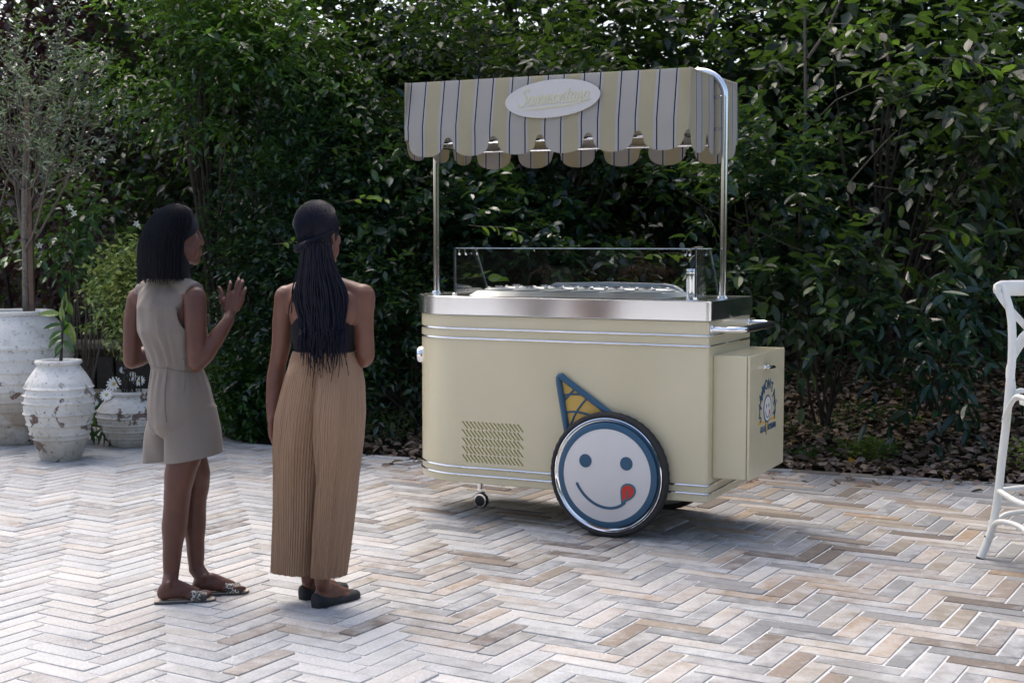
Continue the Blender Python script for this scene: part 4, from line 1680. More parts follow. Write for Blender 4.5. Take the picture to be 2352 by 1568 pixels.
def cloth_mat():
    m = NT('canopy_cloth')
    uv = m.n('ShaderNodeUVMap')
    sx = m.n('ShaderNodeSeparateXYZ')
    m.l(uv.outputs[0], sx.inputs[0])
    u = m.math('FRACT', m.math('DIVIDE', sx.outputs['X'], .2))
    A = (.43, .412, .385)
    K = (.435, .392, .272)
    Pp = (.43, .43, .44)
    Nv = (.018, .028, .055)
    c = m.ramp(u, [(0, Nv), (.034, A), (.44, Nv), (.474, (.5, .5, .5)), (.488, Pp), (.525, K), (.93, Pp), (.985, (.5, .5, .5))], 'CONSTANT')
    g = m.n('ShaderNodeNewGeometry').outputs['Position']
    wv = m.noise(g, 500, 2, .6)
    c = m.mix(.35, c, m.ramp(wv, [(.35, .85), (.65, 1.1)]), 'MULTIPLY')
    c = m.mix(.5, c, m.ramp(m.noise(g, 5, 5), [(.3, .93), (.7, 1.05)]), 'MULTIPLY')
    m.set(Base_Color=c, Roughness=.85, Specular_IOR_Level=.15)
    m.bump(m.math('ADD', wv, m.math('MULTIPLY', m.noise(g, 7, 3), 2.5)), .12, .004)
    tr = m.n('ShaderNodeBsdfTranslucent')
    m.l(c, tr.inputs[0])
    mx = m.n('ShaderNodeMixShader')
    mx.inputs[0].default_value = .3
    m.l(m.b.outputs[0], mx.inputs[1])
    m.l(tr.outputs[0], mx.inputs[2])
    m.l(mx.outputs[0], m.out.inputs[0])
    return m.mat


m_cloth = cloth_mat()
ZF = 2.09


def valance(t, period, tip):
    """lower edge height along the cloth: round tabs parted by narrow arched notches"""
    k = t / period
    s = abs((k - math.floor(k)) - .5) * 2            # 0 at the tab centre, 1 at the notch centre
    nh = .22
    if s > 1 - nh:
        w = (s - (1 - nh)) / nh
        return tip + .052 + .046 * math.sqrt(max(0, 1 - (1 - w) ** 2)) ** 1.0 if w > 0 else tip + .05
    w = s / (1 - nh)
    return tip + .056 * (1 - (max(0, 1 - w ** 2.1)) ** .5)


def cloth_panel(name, p0, p1, inward, tabs, tip, ztop, u0, lean, flip=False, uflip=False):
    """p0->p1 plan line of the outer face; inward 2-D unit vector; lean of the upper part"""
    p0, p1, inward = Vector(p0), Vector(p1), Vector(inward)
    Lw = (p1 - p0).length
    n = tabs * 34
    th = .0022
    q = MB()
    rows = [None, .35, .7, 1.0]
    uvs = []
    fr_, bk = [], []
    for i in range(n + 1):
        t = i / n
        z0 = valance(t * Lw, Lw / tabs, tip)
        c = p0 + (p1 - p0) * t
        wob = .0022 * math.sin(t * Lw * 19) + .0015 * math.sin(t * Lw * 43 + 1)
        for (z, ln) in ((z0, 0), (z0 + (ZF - z0) * .5, 0), (ZF, 0), (ZF + (ztop - ZF) * .5, lean * .5), (ztop, lean)):
            pt = c + inward * (ln + (wob if z < ZF else 0))
            fr_.append((pt.x, pt.y, z))
            pb = pt + inward * th
            bk.append((pb.x, pb.y, z))
            uvs.append((u0 + (1 - t if uflip else t) * Lw, z))
    m = 5
    N_ = (n + 1) * m
    fs = []
    for i in range(n):
        for k in range(m - 1):
            a = i * m + k
            f = (a, a + m, a + m + 1, a + 1)
            g = (N_ + a, N_ + a + 1, N_ + a + m + 1, N_ + a + m)
            fs += [f, g]
        a = i * m
        fs.append((a, N_ + a, N_ + a + m, a + m))
    for k in range(m - 1):
        fs.append((k, k + 1, N_ + k + 1, N_ + k))
        a = n * m + k
        fs.append((a, N_ + a, N_ + a + 1, a + 1))
    q.add(fr_ + bk, fs)
    me = q.mesh(name, m_cloth, True, 25)
    ul = me.uv_layers.new(name='UVMap')
    allv = uvs + uvs
    for lp in me.loops:
        ul.data[lp.index].uv = allv[lp.vertex_index]
    return link(bpy.data.objects.new(name, me), cano)


cano = bpy.data.objects.new('canopy', None)
cano.location = (0, 0, 0)
link(cano, CART)
ZC = 2.332
cloth_panel('front_panel', (XC0, YC0), (XC1, YC0), (0, 1), 6, 1.934, ZC, -.018, .043)
cloth_panel('back_panel', (XC0, YC1), (XC1, YC1), (0, -1), 6, 1.905, ZC, -.078, .043)
cloth_panel('end_panel', (XC1 + .002, YC0 + .003), (XC1 + .002, YC1 - .003), (-1, 0), 3, 1.925, ZC - .002, .105, .004)
cloth_panel('end_panel', (XC0 - .002, YC0 + .003), (XC0 - .002, YC1 - .003), (1, 0), 3, 1.925, ZC - .002, .105, .004)
q = MB()
q.box(((XC0 + XC1) / 2, YM, ZC - .012), (XC1 - XC0 + .001, YC1 - YC0 - .084, .004))
me = q.mesh('roof_panel', m_cloth, False)
ul = me.uv_layers.new(name='UVMap')
for lp in me.loops:
    v = me.vertices[lp.vertex_index].co
    ul.data[lp.index].uv = (v.x - XC0 - .018, v.y)
link(bpy.data.objects.new('roof_panel', me), cano)

# oval sign on the front of the canopy
tilt = math.atan2(.043, ZC - ZF)
Msg = Matrix.Translation((-.826, -.0265, 2.209)) @ Matrix.Rotation(-tilt, 4, 'X') @ Matrix.Rotation(math.radians(-2.8), 4, 'Y') @ Matrix(((1, 0, 0, 0), (0, 0, -1, 0), (0, 1, 0, 0), (0, 0, 0, 1)))
q = MB()
q.prism(disc(1, 0, 0, .262, .098, 72), .008, ((0, 0, 0), (1, 0, 0), (0, 1, 0), (0, 0, 1)))
m_sign = simple('sign_pale', (.475, .462, .44), .55, 0, .02)
m_sy = simple('sign_yellow', (.485, .46, .325), .55, 0, .02)
me = q.mesh('oval_sign', m_sign, False)
me.transform(Msg)
sg = link(bpy.data.objects.new('oval_sign', me), CART)
# script lettering written as pen strokes: (x, y) in letter heights
S_ = {'S': ([(1.0, 1.55), (.7, 1.75), (.25, 1.6), (.3, 1.2), (.75, .85), (.8, .3), (.35, -.05), (-.1, .15)], 1.0),
      'a': ([(.55, .85), (.2, .95), (0, .5), (.15, .05), (.45, .2), (.6, .9), (.55, .3), (.7, .05), (.85, .2)], .8),
      'm': ([(0, .9), (0, .02), (.1, .6), (.3, .95), (.42, .7), (.42, .02), (.5, .6), (.7, .95), (.84, .7), (.84, .15), (.95, .05), (1.05, .2)], 1.05),
      'o': ([(.5, .85), (.15, .85), (0, .45), (.2, .02), (.5, .2), (.55, .65), (.4, .9), (.55, .75), (.75, .85)], .72),
      'n': ([(0, .9), (0, .02), (.12, .6), (.32, .95), (.46, .7), (.46, .15), (.58, .05), (.7, .2)], .7),
      't': ([(.2, 1.5), (.15, .3), (.3, .03), (.5, .2)], .5)}


def smooth_path(P, n=4):
    out = []
    P = [Vector(p) for p in P]
    for i in range(len(P) - 1):
        a0, a1, a2, a3 = P[max(i - 1, 0)], P[i], P[i + 1], P[min(i + 2, len(P) - 1)]
        for k in range(n):
            t = k / n
            out.append(.5 * ((2 * a1) + (a2 - a0) * t + (2 * a0 - 5 * a1 + 4 * a2 - a3) * t * t + (3 * a1 - a0 - 3 * a2 + a3) * t ** 3))
    out.append(P[-1])
    return out


lt = MB()
x0, hgt_ = -.185, .048
xx = 0
for ch in 'Sammontana':
    pts_, adv = S_[ch]
    P_ = smooth_path(pts_, 5)
    sc1 = hgt_ * (1.0 if ch != 'S' else 1.0)
    path = [(x0 + (xx + p.x * .92 + p.y * .22) * hgt_, -.026 + p.y * sc1, .0085) for p in P_]
    lt.tube(path, .0058, 6, flat=(.35, 1), up=(0, 0, 1))
    if ch == 't':
        lt.tube([(x0 + (xx + .1) * hgt_, -.026 + 1.02 * hgt_, .0085), (x0 + (xx + .75) * hgt_, -.026 + 1.06 * hgt_, .0085)], .0055, 6, flat=(.35, 1), up=(0, 0, 1))
    xx += adv
lt.tube([(-.165, -.047, .0085), (-.05, -.046, .0085), (.08, -.042, .0085), (.20, -.031, .0085)], [.003, .007, .0065, .002], 6, flat=(.35, 1), up=(0, 0, 1))
me = lt.mesh('lettering', m_sy, True)
me.transform(Msg)
link(bpy.data.objects.new('lettering', me), sg)


# ---- glass guard on the counter
def glass_mat():
    m = NT('glass_clear')
    m.t.nodes.remove(m.b)
    gl = m.n('ShaderNodeBsdfGlossy')
    gl.inputs['Roughness'].default_value = .01
    tr = m.n('ShaderNodeBsdfTransparent')
    tr.inputs[0].default_value = (.955, .97, .965, 1)
    fz = m.n('ShaderNodeFresnel')
    fz.inputs[0].default_value = 1.5
    mx = m.n('ShaderNodeMixShader')
    m.l(m.math('MULTIPLY', fz.outputs[0], .55), mx.inputs[0])
    m.l(tr.outputs[0], mx.inputs[1])
    m.l(gl.outputs[0], mx.inputs[2])
    m.l(mx.outputs[0], m.out.inputs[0])
    return m.mat


m_glass = glass_mat()
m_edge = simple('glass_edge', (.55, .60, .585), .15, 0, .05)
gg = bpy.data.objects.new('glass_guard', None)
gg.location = (0, 0, 1.199)
link(gg, CART)
GX0, GX1, GY, GH = -1.452, -.0935, .08, .254


def pane(pts, th, nrm):
    """solid pane: faces are clear, the rim shows the darker edge of the glass"""
    q = MB()
    a = [Vector(p) for p in pts]
    b = [p + Vector(nrm) * th for p in a]
    n = len(a)
    q.add(a + b, [tuple(range(n - 1, -1, -1)), tuple(range(n, 2 * n))], 0)
    q.add(a + b, [(k, (k + 1) % n, (k + 1) % n + n, k + n) for k in range(n)], 1)
    return q.build('glass_pane', [m_glass, m_edge], gg, False)


pane([(GX0, GY, .012), (GX1, GY, .012), (GX1, GY, GH), (GX0, GY, GH)], .006, (0, 1, 0))
pane([(GX0, GY + .008, GH - .002), (GX1, GY + .008, GH - .002), (GX1, GY + .255, GH - .002), (GX0, GY + .255, GH - .002)], .005, (0, 0, 1))
pane([(GX0 + .004, GY + .008, .012), (GX0 + .004, GY + .40, .012), (GX0 + .004, GY + .25, GH - .006), (GX0 + .004, GY + .008, GH - .006)], .005, (1, 0, 0))
pane([(GX1 - .009, GY + .008, .012), (GX1 - .009, GY + .40, .012), (GX1 - .009, GY + .25, GH - .006), (GX1 - .009, GY + .008, GH - .006)], .005, (1, 0, 0))
for x in (GX0 + .003, GX1 - .003):
    q = MB()
    q.box((x, GY + .002, .135), (.006, .008, .245))
    q.build('edge_strip', m_black, gg, False)
    s_ = 1 if x < -1 else -1
    q = MB()
    q.box((x, GY + .003, .008), (.022, .022, .018), None, 0, .002)
    for (dx, dy) in ((.03, .002), (.06, .02), (.02, .23)):
        q.ball((x + s_ * dx, GY + dy, GH - .03), (.007, .007, .007), 10, 6)
        q.box((x + s_ * dx * .9, GY + dy + .004, GH - .014), (.006, .010, .03))
    q.box((x + s_ * .05, GY + .12, GH + .004), (.012, .012, .008))
    q.build('clip', m_chrome, gg)

# ---- tub of pans set into the counter
tub = bpy.data.objects.new('pan_tub', None)
tub.location = (0, 0, 1.199)
link(tub, CART)
q = MB()
m_sat = simple('steel_satin', (.86, .86, .85), .45, 1.0, .03, 30)
x0_, x1_, y0_, y1_ = -1.385, -.290, .125, .60
rs_2 = [[(x0_, y0_, .001), (x1_, y0_, .001), (x1_, y1_, .001), (x0_, y1_, .001)],
        [(x0_ + .035, y0_ + .03, .026), (x1_ - .035, y0_ + .03, .026), (x1_ - .035, y1_ - .03, .026), (x0_ + .035, y1_ - .03, .026)]]
q.rings(rs_2)
q.build('tub_frame', m_sat, tub, False)


def lid(x, y):
    q = MB()
    q.lathe([(.001, .012), (.05, .011), (.072, .008), (.078, .004), (.078, 0), (.07, -.001)], (x, y, .030), 36)
    o = q.build('lid', m_sat, tub)
    q = MB()
    q.lathe([(.010, .0), (.010, .004), (.016, .006), (.022, .008), (.022, .012), (.016, .014), (.001, .0145)], (x, y, .041), 20)
    q.box((x - .05, y - .02, .044), (.02, .012, .006), None, 0, .001)
    q.box((x + .045, y - .03, .044), (.018, .012, .006), None, 0, .001)
    q.build('knob', m_chrome, o)


for i in range(6):
    for j in range(2):
        lid(-1.265 + i * .171, .245 + j * .22)
q = MB()                                             # round backed white sliding cover behind the pans
pr = [(-.34, 0), (-.36, .03), (-.40, .052), (-.46, .062), (-.80, .066), (-1.10, .058), (-1.2, .0)]
a_ = [(x, .61, z) for x, z in pr]
b_2 = [(x, .665, z) for x, z in pr]
q.rings([a_, b_2])
q.build('rear_cover', simple('cover_white', (.72, .72, .74), .25, 0, .02), tub, True, 40)

# steel canister beside the glass
cn = thing('steel_canister', 'slim stainless steel canister with a lid standing at the right end of the counter', 'canister', CART.matrix_basis @ Vector((-.138, .135, 1.1995)))
q = MB()
q.lathe([(.001, 0), (.0235, 0), (.0245, .003), (.0245, .128)], seg=32)
q.build('canister_body', m_chrome, cn)
q = MB()
q.lathe([(.0245, .130), (.0252, .132), (.0252, .152), (.022, .156), (.001, .157)], seg=32)
q.build('lid', m_chrome, cn)
# ------------------------------------------------------------------ the two women
from mathutils.bvhtree import BVHTree


def fr2(phi):
    """right and forward vectors for a heading phi (degrees from +Y towards +X)"""
    a = math.radians(phi)
    return np.array([math.cos(a), -math.sin(a), 0]), np.array([math.sin(a), math.cos(a), 0])


def oval(c, rx, ry, phi, n=28, p=2.0, back=1.0):
    r_, f_ = fr2(phi)
    out = []
    for k in range(n):
        t = 2 * math.pi * k / n
        cx, sy = math.cos(t), math.sin(t)
        x = rx * math.copysign(abs(cx) ** (2 / p), cx)
        y = ry * math.copysign(abs(sy) ** (2 / p), sy)
        if y < 0:
            y *= back
        out.append(c + r_ * x + f_ * y)
    return out


def skin(name, c, var=.16):
    m = NT(name)
    v = m.coord()
    nz = m.noise(v, 14, 5)
    m.set(Base_Color=m.ramp(nz, [(.3, tuple(x * (1 - var) for x in c)), (.7, tuple(x * (1 + var) for x in c))]), Roughness=.47, Specular_IOR_Level=.4,
          Subsurface_Weight=.06, Subsurface_Radius=(.02, .008, .005), Subsurface_Scale=.4)
    m.bump(m.noise(v, 420, 3, .6), .12, .0015)
    return m.mat


def cloth(name, c, scale=420, fold=.0, rough=.85, var=.08, stretch=(1, 1, 1)):
    m = NT(name)
    v = m.coord()
    mp = m.n('ShaderNodeMapping')
    mp.inputs['Scale'].default_value = stretch
    m.l(v, mp.inputs[0])
    big = m.noise(mp.outputs[0], 7, 4, .55)
    wv = m.noise(v, scale, 2, .6)
    cc = m.ramp(big, [(.3, tuple(x * (1 - var) for x in c)), (.7, tuple(x * (1 + var) for x in c))])
    cc = m.mix(.3, cc, m.ramp(wv, [(.3, .75), (.7, 1.2)]), 'MULTIPLY')
    m.set(Base_Color=cc, Roughness=rough, Specular_IOR_Level=.2)
    m.b.inputs['Sheen Weight'].default_value = .15
    h = m.math('ADD', m.math('MULTIPLY', wv, .12), m.math('MULTIPLY', big, fold))
    m.bump(h, .5, .012)
    return m.mat


def hair_mat(name, c, rough=.42):
    m = NT(name)
    v = m.coord()
    mp = m.n('ShaderNodeMapping')
    mp.inputs['Scale'].default_value = (190, 190, 5)
    m.l(v, mp.inputs[0])
    nz = m.noise(mp.outputs[0], 1, 4, .6)
    m.set(Base_Color=m.ramp(nz, [(.3, tuple(x * .6 for x in c)), (.7, tuple(x * 1.5 for x in c))]), Roughness=rough, Specular_IOR_Level=.14)
    m.bump(nz, .6, .004)
    return m.mat


def armhole(o, p, out, tilt, zlow, hw=.074):
    """cut a sleeveless armhole: everything outside a tilted face above the armpit"""
    n = (out + Vector((0, 0, tilt * -1))).normalized()
    side = Vector((-out.y, out.x, 0)).normalized()
    upv = side.cross(n).normalized()
    if upv.z < 0:
        upv = -upv
    q = MB()
    t = (zlow - p.z) / upv.z
    pts = []
    for k in range(15):                                # rounded lower end
        a = math.pi * (1 + k / 14)
        pts.append((hw * math.cos(a), t + .07 + .07 * math.sin(a)))
    pts += [(hw, .2), (-hw, .2)]
    q.prism(pts, .3, (p, side, upv, n))
    c = q.build('cutter', o.data.materials[0], None, False)
    c.parent = o.parent
    bm_ = bmesh.new()
    bm_.from_mesh(c.data)
    bmesh.ops.recalc_face_normals(bm_, faces=bm_.faces[:])
    bm_.to_mesh(c.data)
    bm_.free()
    md = o.modifiers.new('b', 'BOOLEAN')
    md.operation = 'DIFFERENCE'
    md.solver = 'EXACT'
    md.object = c
    dg = bpy.context.evaluated_depsgraph_get()
    dg.update()
    me = bpy.data.meshes.new_from_object(o.evaluated_get(dg))
    o.modifiers.clear()
    o.data = me
    bpy.data.objects.remove(c, do_unlink=True)
    me.polygons.foreach_set('use_smooth', [True] * len(me.polygons))


def shift(mb, o):
    mb.v = [(p[0] - o[0], p[1] - o[1], p[2] - o[2]) for p in mb.v]
    return mb


def head(mb, c, phi, up=0.0):
    r_, f_ = fr2(phi)
    u_ = np.array([0, 0, 1.0])
    a = math.radians(up)
    f2, u2 = f_ * math.cos(a) + u_ * math.sin(a), u_ * math.cos(a) - f_ * math.sin(a)

    def L(f, r, u):
        return c + f2 * f + r_ * r + u2 * u
    Rm = Matrix((r_, f2, u2)).transposed()
    mb.ball(L(-.012, 0, .022), (.071, .092, .095), 24, 16, 0, Rm)
    mb.ball(L(.030, 0, -.038), (.057, .060, .078), 20, 14, 0, Rm)
    mb.ball(L(.074, 0, -.086), (.020, .016, .016), 12, 8, 0, Rm)
    mb.ball(L(.070, 0, -.100), (.022, .018, .018), 12, 8, 0, Rm)
    for s in (-1, 1):
        mb.capsule([L(.0, s * .054, -.045), L(.02, s * .048, -.085), L(.062, s * .016, -.105)], [.018, .017, .016], 12)
        mb.ball(L(.058, s * .034, -.022), (.026, .024, .03), 12, 8, 0, Rm)          # cheek
        mb.ball(L(.036, s * .040, -.055), (.022, .032, .042), 14, 10, 0, Rm)
        mb.capsule([L(.078, s * .012, .028), L(.068, s * .045, .026)], [.010, .010], 10)   # brow
        mb.ball(L(.086, s * .013, -.034), (.010, .011, .009), 10, 8, 0, Rm)         # nostril
        mb.capsule([L(-.006, s * .074, .012), L(-.016, s * .079, -.004), L(-.004, s * .075, -.030)], [.009, .009, .008], 10)  # ear
    mb.capsule([L(.082, 0, .022), L(.096, 0, -.006), L(.101, 0, -.030)], [.008, .0095, .0115], 12)
    mb.capsule([L(.080, -.020, -.060), L(.094, 0, -.057), L(.080, .020, -.060)], [.006, .009, .006], 10)
    mb.capsule([L(.078, -.017, -.073), L(.091, 0, -.074), L(.078, .017, -.073)], [.007, .010, .007], 10)
    return L


def eyes(L, root, o):
    m_e = simple('eye_white', (.16, .14, .125), .2, 0, .03)
    m_i = simple('iris_brown', (.03, .015, .01), .15, 0, .1)
    for s in (-1, 1):
        q = MB()
        q.ball(L(.0640, s * .030, .004), .0105, 16, 10, 0)
        q.ball(L(.0688, s * .030, .004), .0062, 12, 8, 1)
        shift(q, o).build('eye', [m_e, m_i], root)


def limb(mb, pts, rad, n=6):
    """smooth tapering limb through joints"""
    P = [Vector(p) for p in pts]
    out, rr = [], []
    for i in range(len(P) - 1):
        a0, a1, a2, a3 = P[max(i - 1, 0)], P[i], P[i + 1], P[min(i + 2, len(P) - 1)]
        for k in range(n):
            t = k / n
            q = .5 * ((2 * a1) + (a2 - a0) * t + (2 * a0 - 5 * a1 + 4 * a2 - a3) * t * t + (3 * a1 - a0 - 3 * a2 + a3) * t ** 3)
            out.append(q)
            s = t * t * (3 - 2 * t)
            rr.append(rad[i] * (1 - s) + rad[i + 1] * s)
    out.append(P[-1])
    rr.append(rad[-1])
    mb.capsule(out, rr, 20)


def hand(mb, wrist, d, nrm, thumb, curl=.35, size=1.0):
    """relaxed hand: d along the palm, nrm out of the back of the hand, thumb towards the thumb side"""
    d, nrm, th = [norm(np.array(v, float)[None])[0] for v in (d, nrm, thumb)]
    th = norm((th - d * th.dot(d))[None])[0]
    nrm = norm((nrm - d * nrm.dot(d) - th * nrm.dot(th))[None])[0]
    w = np.array(wrist, float)
    s = size
    for off, ln in ((.028, .078), (.010, .082), (-.009, .078), (-.026, .070)):
        mb.capsule([w + th * off * .55 * s, w + d * ln * .5 * s + th * off * .9 * s, w + d * ln * s + th * off * s], [.015 * s, .0145 * s, .0115 * s], 10)
    for off, ln, segs in ((.030, .078, (.038, .024, .019)), (.0105, .083, (.043, .028, .020)), (-.0095, .079, (.040, .026, .019)), (-.028, .070, (.030, .020, .017))):
        p = w + d * ln * s + th * off * s
        pts, rd, a = [p], [.0092 * s], curl * .7
        for k, sg in enumerate(segs):
            p = p + (d * math.cos(a) - nrm * math.sin(a)) * sg * s
            pts.append(p)
            rd.append((.0084, .0076, .0066)[k] * s)
            a += curl
        mb.capsule(pts, rd, 10)
    b = w + d * .018 * s + th * .022 * s
    mb.capsule([b, b + (d * .55 + th * .55 - nrm * .35) * .042 * s, b + (d * .95 + th * .55 - nrm * .5) * .072 * s, b + (d * 1.25 + th * .45 - nrm * .6) * .085 * s], [.015 * s, .0115 * s, .0098 * s, .008 * s], 10)


def foot(mb, heel, phi, L=.232, ankle=None):
    r_, f_ = fr2(phi)
    h = np.array(heel, float)

    def Q(f, r, z):
        return h + f_ * f * L + r_ * r + np.array([0, 0, z])
    mb.capsule([Q(.09, 0, .030), Q(.12, 0, .045)], [.030, .030], 14)
    mb.capsule([Q(.12, 0, .034), Q(.35, .004, .036), Q(.55, .0, .032), Q(.70, .0, .024)], [.030, .031, .030, .024], 14)
    mb.capsule([Q(.60, -.022, .020), Q(.74, -.020, .017)], [.019, .016], 12)
    mb.capsule([Q(.58, .022, .018), Q(.70, .024, .015)], [.017, .014], 12)
    mb.capsule([Q(.20, 0, .055), Q(.34, 0, .060), Q(.52, 0, .044), Q(.66, 0, .032)], [.028, .025, .022, .018], 14)
    if ankle is not None:
        mb.capsule([np.array(ankle, float), Q(.19, 0, .06)], [.033, .032], 16)
        for s in (-1, 1):
            mb.ball(Q(.20, s * .027, .075), .011, 10, 8)
    return Q


def toes(mb, Q, inner):
    for k in range(5):
        r_ = inner * (.030 - k * .0145)
        l0, l1 = .74 - .018 * k, (.985, .985, .955, .92, .87)[k]
        rd = .0115 if k == 0 else .0085 - .0004 * k
        mb.capsule([Q(l0, r_, .016), Q((l0 + l1) / 2, r_, .019), Q(l1 - .03, r_, .014)], [rd * 1.1, rd, rd * .85], 10)


# ======================================================= woman in the romper
YA = 5.76
OA = np.array([-1.36, 5.75, 0.0])
wa = thing('person', 'woman with a black bob in a sleeveless taupe romper and sandals, raising her right hand', 'woman', OA)
skA = skin('skin_deep', (.085, .032, .021))


def A(px, py, Y=YA):
    return W(px, py, Y)


b = MB()
# trunk
b.rings([oval(A(*q[:3]), q[3], q[4], q[5]) for q in ((384, 650, 5.77, .06, .05, 38), (385, 668, 5.77, .13, .062, 38), (387, 695, 5.76, .148, .082, 38), (394, 745, 5.76, .138, .092, 40), (402, 795, 5.76, .118, .086, 44),
                                                     (406, 838, 5.76, .112, .084, 50), (412, 890, 5.76, .140, .102, 55), (418, 940, 5.76, .150, .112, 60), (420, 965, 5.76, .12, .09, 62))])
hcA = A(408, 545, 5.765)
LA = head(b, hcA, 60, 4)
limb(b, [A(386, 672, 5.775), A(392, 625, 5.77), LA(-.02, 0, -.05)], [.062, .050, .052])
shR, shL = A(448, 684, 5.665), A(318, 686, 5.865)
limb(b, [A(400, 668, 5.745), shR + np.array([-.012, .01, .006])], [.05, .047])
limb(b, [A(370, 668, 5.795), shL + np.array([.012, -.01, .006])], [.05, .047])
elR, wrR = A(452, 833, 5.625), A(524, 737, 5.70)
limb(b, [shR, A(449, 730, 5.645), A(451, 790, 5.63), elR], [.049, .0465, .041, .0375])
limb(b, [elR, A(470, 812, 5.64), A(492, 782, 5.665), wrR], [.037, .0405, .035, .0245])
elL = A(302, 828, 5.875)
limb(b, [shL, A(308, 735, 5.87), A(304, 790, 5.872), elL], [.047, .044, .039, .035])
wrL = A(392, 772, 6.02)
limb(b, [elL, A(322, 820, 5.92), A(355, 800, 5.98), wrL], [.035, .038, .033, .024])
hand(b, wrL, (.45, .25, .5), (-.3, -.7, .3), (-.2, .3, .9), .9)


# raised right hand, back of the hand to the viewer
def Hh(cx, cy, dy=0.0):
    return W((500 + cx / 13.07) * .98, (640 + cy / 13.07) * .98, 5.735 + dy)


palm0 = [Hh(400, 1110), Hh(520, 1130), Hh(610, 1120), Hh(700, 1070)]
knk = [Hh(465, 690, -.004), Hh(640, 640, -.008), Hh(770, 670, -.006), Hh(895, 760, -.002)]
for a_, b_, r_ in zip(palm0, knk, (.0145, .015, .0145, .0135)):
    b.capsule([a_ + np.array([0, -.006, 0]), (a_ + b_) / 2 + np.array([0, -.003, 0]), b_], [.017, .0155, r_ * .8], 12)
b.capsule([wrR, Hh(520, 1180), Hh(560, 1050)], [.0245, .023, .019], 14)
b.capsule([Hh(420, 960), Hh(760, 900)], [.016, .014], 12)
for pts_, rr_ in (([(465, 690, 0), (480, 520, -.002), (505, 400, .004), (530, 285, .012)], (.0094, .0082, .0075, .0068)),
                  ([(640, 640, 0), (690, 460, -.004), (735, 310, .002), (785, 190, .012)], (.0096, .0085, .0078, .0070)),
                  ([(775, 670, 0), (830, 480, -.004), (870, 350, .002), (903, 245, .012)], (.0092, .0081, .0074, .0066)),
                  ([(895, 760, 0), (940, 630, -.002), (968, 550, .002), (992, 465, .01)], (.0082, .0071, .0065, .0058)),
                  ([(330, 900, .004), (262, 760, .01), (262, 620, .014), (225, 520, .018), (180, 440, .022)], (.0165, .0125, .0105, .0092, .007))):
    b.capsule([Hh(*p) for p in pts_], rr_, 12)
# legs and feet
hpR, hpL = A(440, 945, 5.70), A(402, 945, 5.83)
knR, anR = A(408, 1128, 5.685), A(393, 1318, 5.70)
knL, anL = A(452, 1108, 5.81), A(451, 1305, 5.805)
limb(b, [hpR, A(428, 1030, 5.685), A(414, 1085, 5.675), knR, A(405, 1165, 5.70), A(401, 1205, 5.705), A(396, 1262, 5.70), anR], [.068, .070, .064, .056, .053, .053, .040, .0325])
limb(b, [hpL, A(432, 1030, 5.80), A(448, 1080, 5.795), knL, A(447, 1150, 5.82), A(446, 1195, 5.825), A(449, 1255, 5.81), anL], [.068, .068, .061, .054, .050, .050, .038, .0315])
heR, heL = G(366, 1378, .012), G(446, 1362, .012)
heR[2] = heL[2] = .012
QR = foot(b, heR, 79, .215, anR)
QL = foot(b, heL, 74, .215, anL)
toes(b, QR, -1)
toes(b, QL, 1)
body_a = remesh(shift(b, OA), 'body', .0042, skA, 5, wa)
eyes(LA, wa, OA)
# fingernails of the raised hand
m_nail = simple('nail', (.48, .27, .22), .3, 0, .05)
for (cx, cy, dy, r_) in ((527, 282, .002, .0052), (782, 186, .002, .0054), (902, 242, .002, .0052), (990, 462, .001, .0046)):
    q = MB()
    p = Hh(cx, cy, dy)
    q.ball(p + np.array([0, -.0035, .001]), (r_, .0042, r_ * 1.25), 12, 8)
    shift(q, OA).build('fingernail', m_nail, wa)

# romper: one garment, blouse and wide shorts
m_romp = cloth('fabric_taupe', (.158, .134, .116), 500, .0, .8, .06)
b = MB()
b.rings([oval(A(*q[:3]), q[3], q[4], q[5], 40) for q in ((384, 640, 5.775, .055, .05, 38), (384, 652, 5.77, .10, .068, 38), (386, 672, 5.765, .150, .086, 38), (389, 705, 5.76, .160, .116, 38), (396, 760, 5.755, .158, .130, 40),
                                                         (402, 808, 5.755, .142, .108, 44), (405, 832, 5.755, .132, .102, 48), (406, 843, 5.755, .128, .099, 50), (408, 856, 5.755, .134, .104, 50), (412, 890, 5.755, .150, .122, 52), (416, 935, 5.755, .162, .134, 54),
                                                         (419, 975, 5.755, .160, .132, 55), (419, 996, 5.755, .13, .11, 55))])
limb(b, [A(386, 664, 5.775), A(420, 662, 5.715), A(462, 682, 5.648)], [.055, .050, .045])
limb(b, [A(384, 664, 5.775), A(350, 664, 5.825), A(306, 684, 5.88)], [.055, .050, .045])
b.rings([oval(A(*q[:3]), q[3], q[4], q[5], 40) for q in ((440, 930, 5.71, .085, .10, 58), (443, 985, 5.70, .105, .112, 58), (448, 1066, 5.69, .127, .120, 60))])
b.rings([oval(A(*q[:3]), q[3], q[4], q[5], 40) for q in ((398, 930, 5.83, .085, .10, 55), (394, 985, 5.84, .105, .108, 55), (391, 1075, 5.85, .123, .114, 55))])
romper = remesh(shift(b, OA), 'romper', .0055, m_romp, 7, wa)
hem = (Vector(A(513, 1037, 5.69)) - Vector(A(340, 1059, 5.85)))
hem_n = Vector((hem.z, 0, -hem.x)).normalized()
cut(romper, [(Vector(A(513, 1037, 5.69) - OA), hem_n if hem_n.z < 0 else -hem_n)])
axn = Vector((math.cos(math.radians(38)), -math.sin(math.radians(38)), 0))
cR = Vector(A(449, 656, 5.665) - OA)
cL = Vector(A(327, 660, 5.85) - OA)
armhole(romper, cR, axn, .42, A(430, 750)[2] - OA[2])
armhole(romper, cL, -axn, .42, A(430, 748)[2] - OA[2])
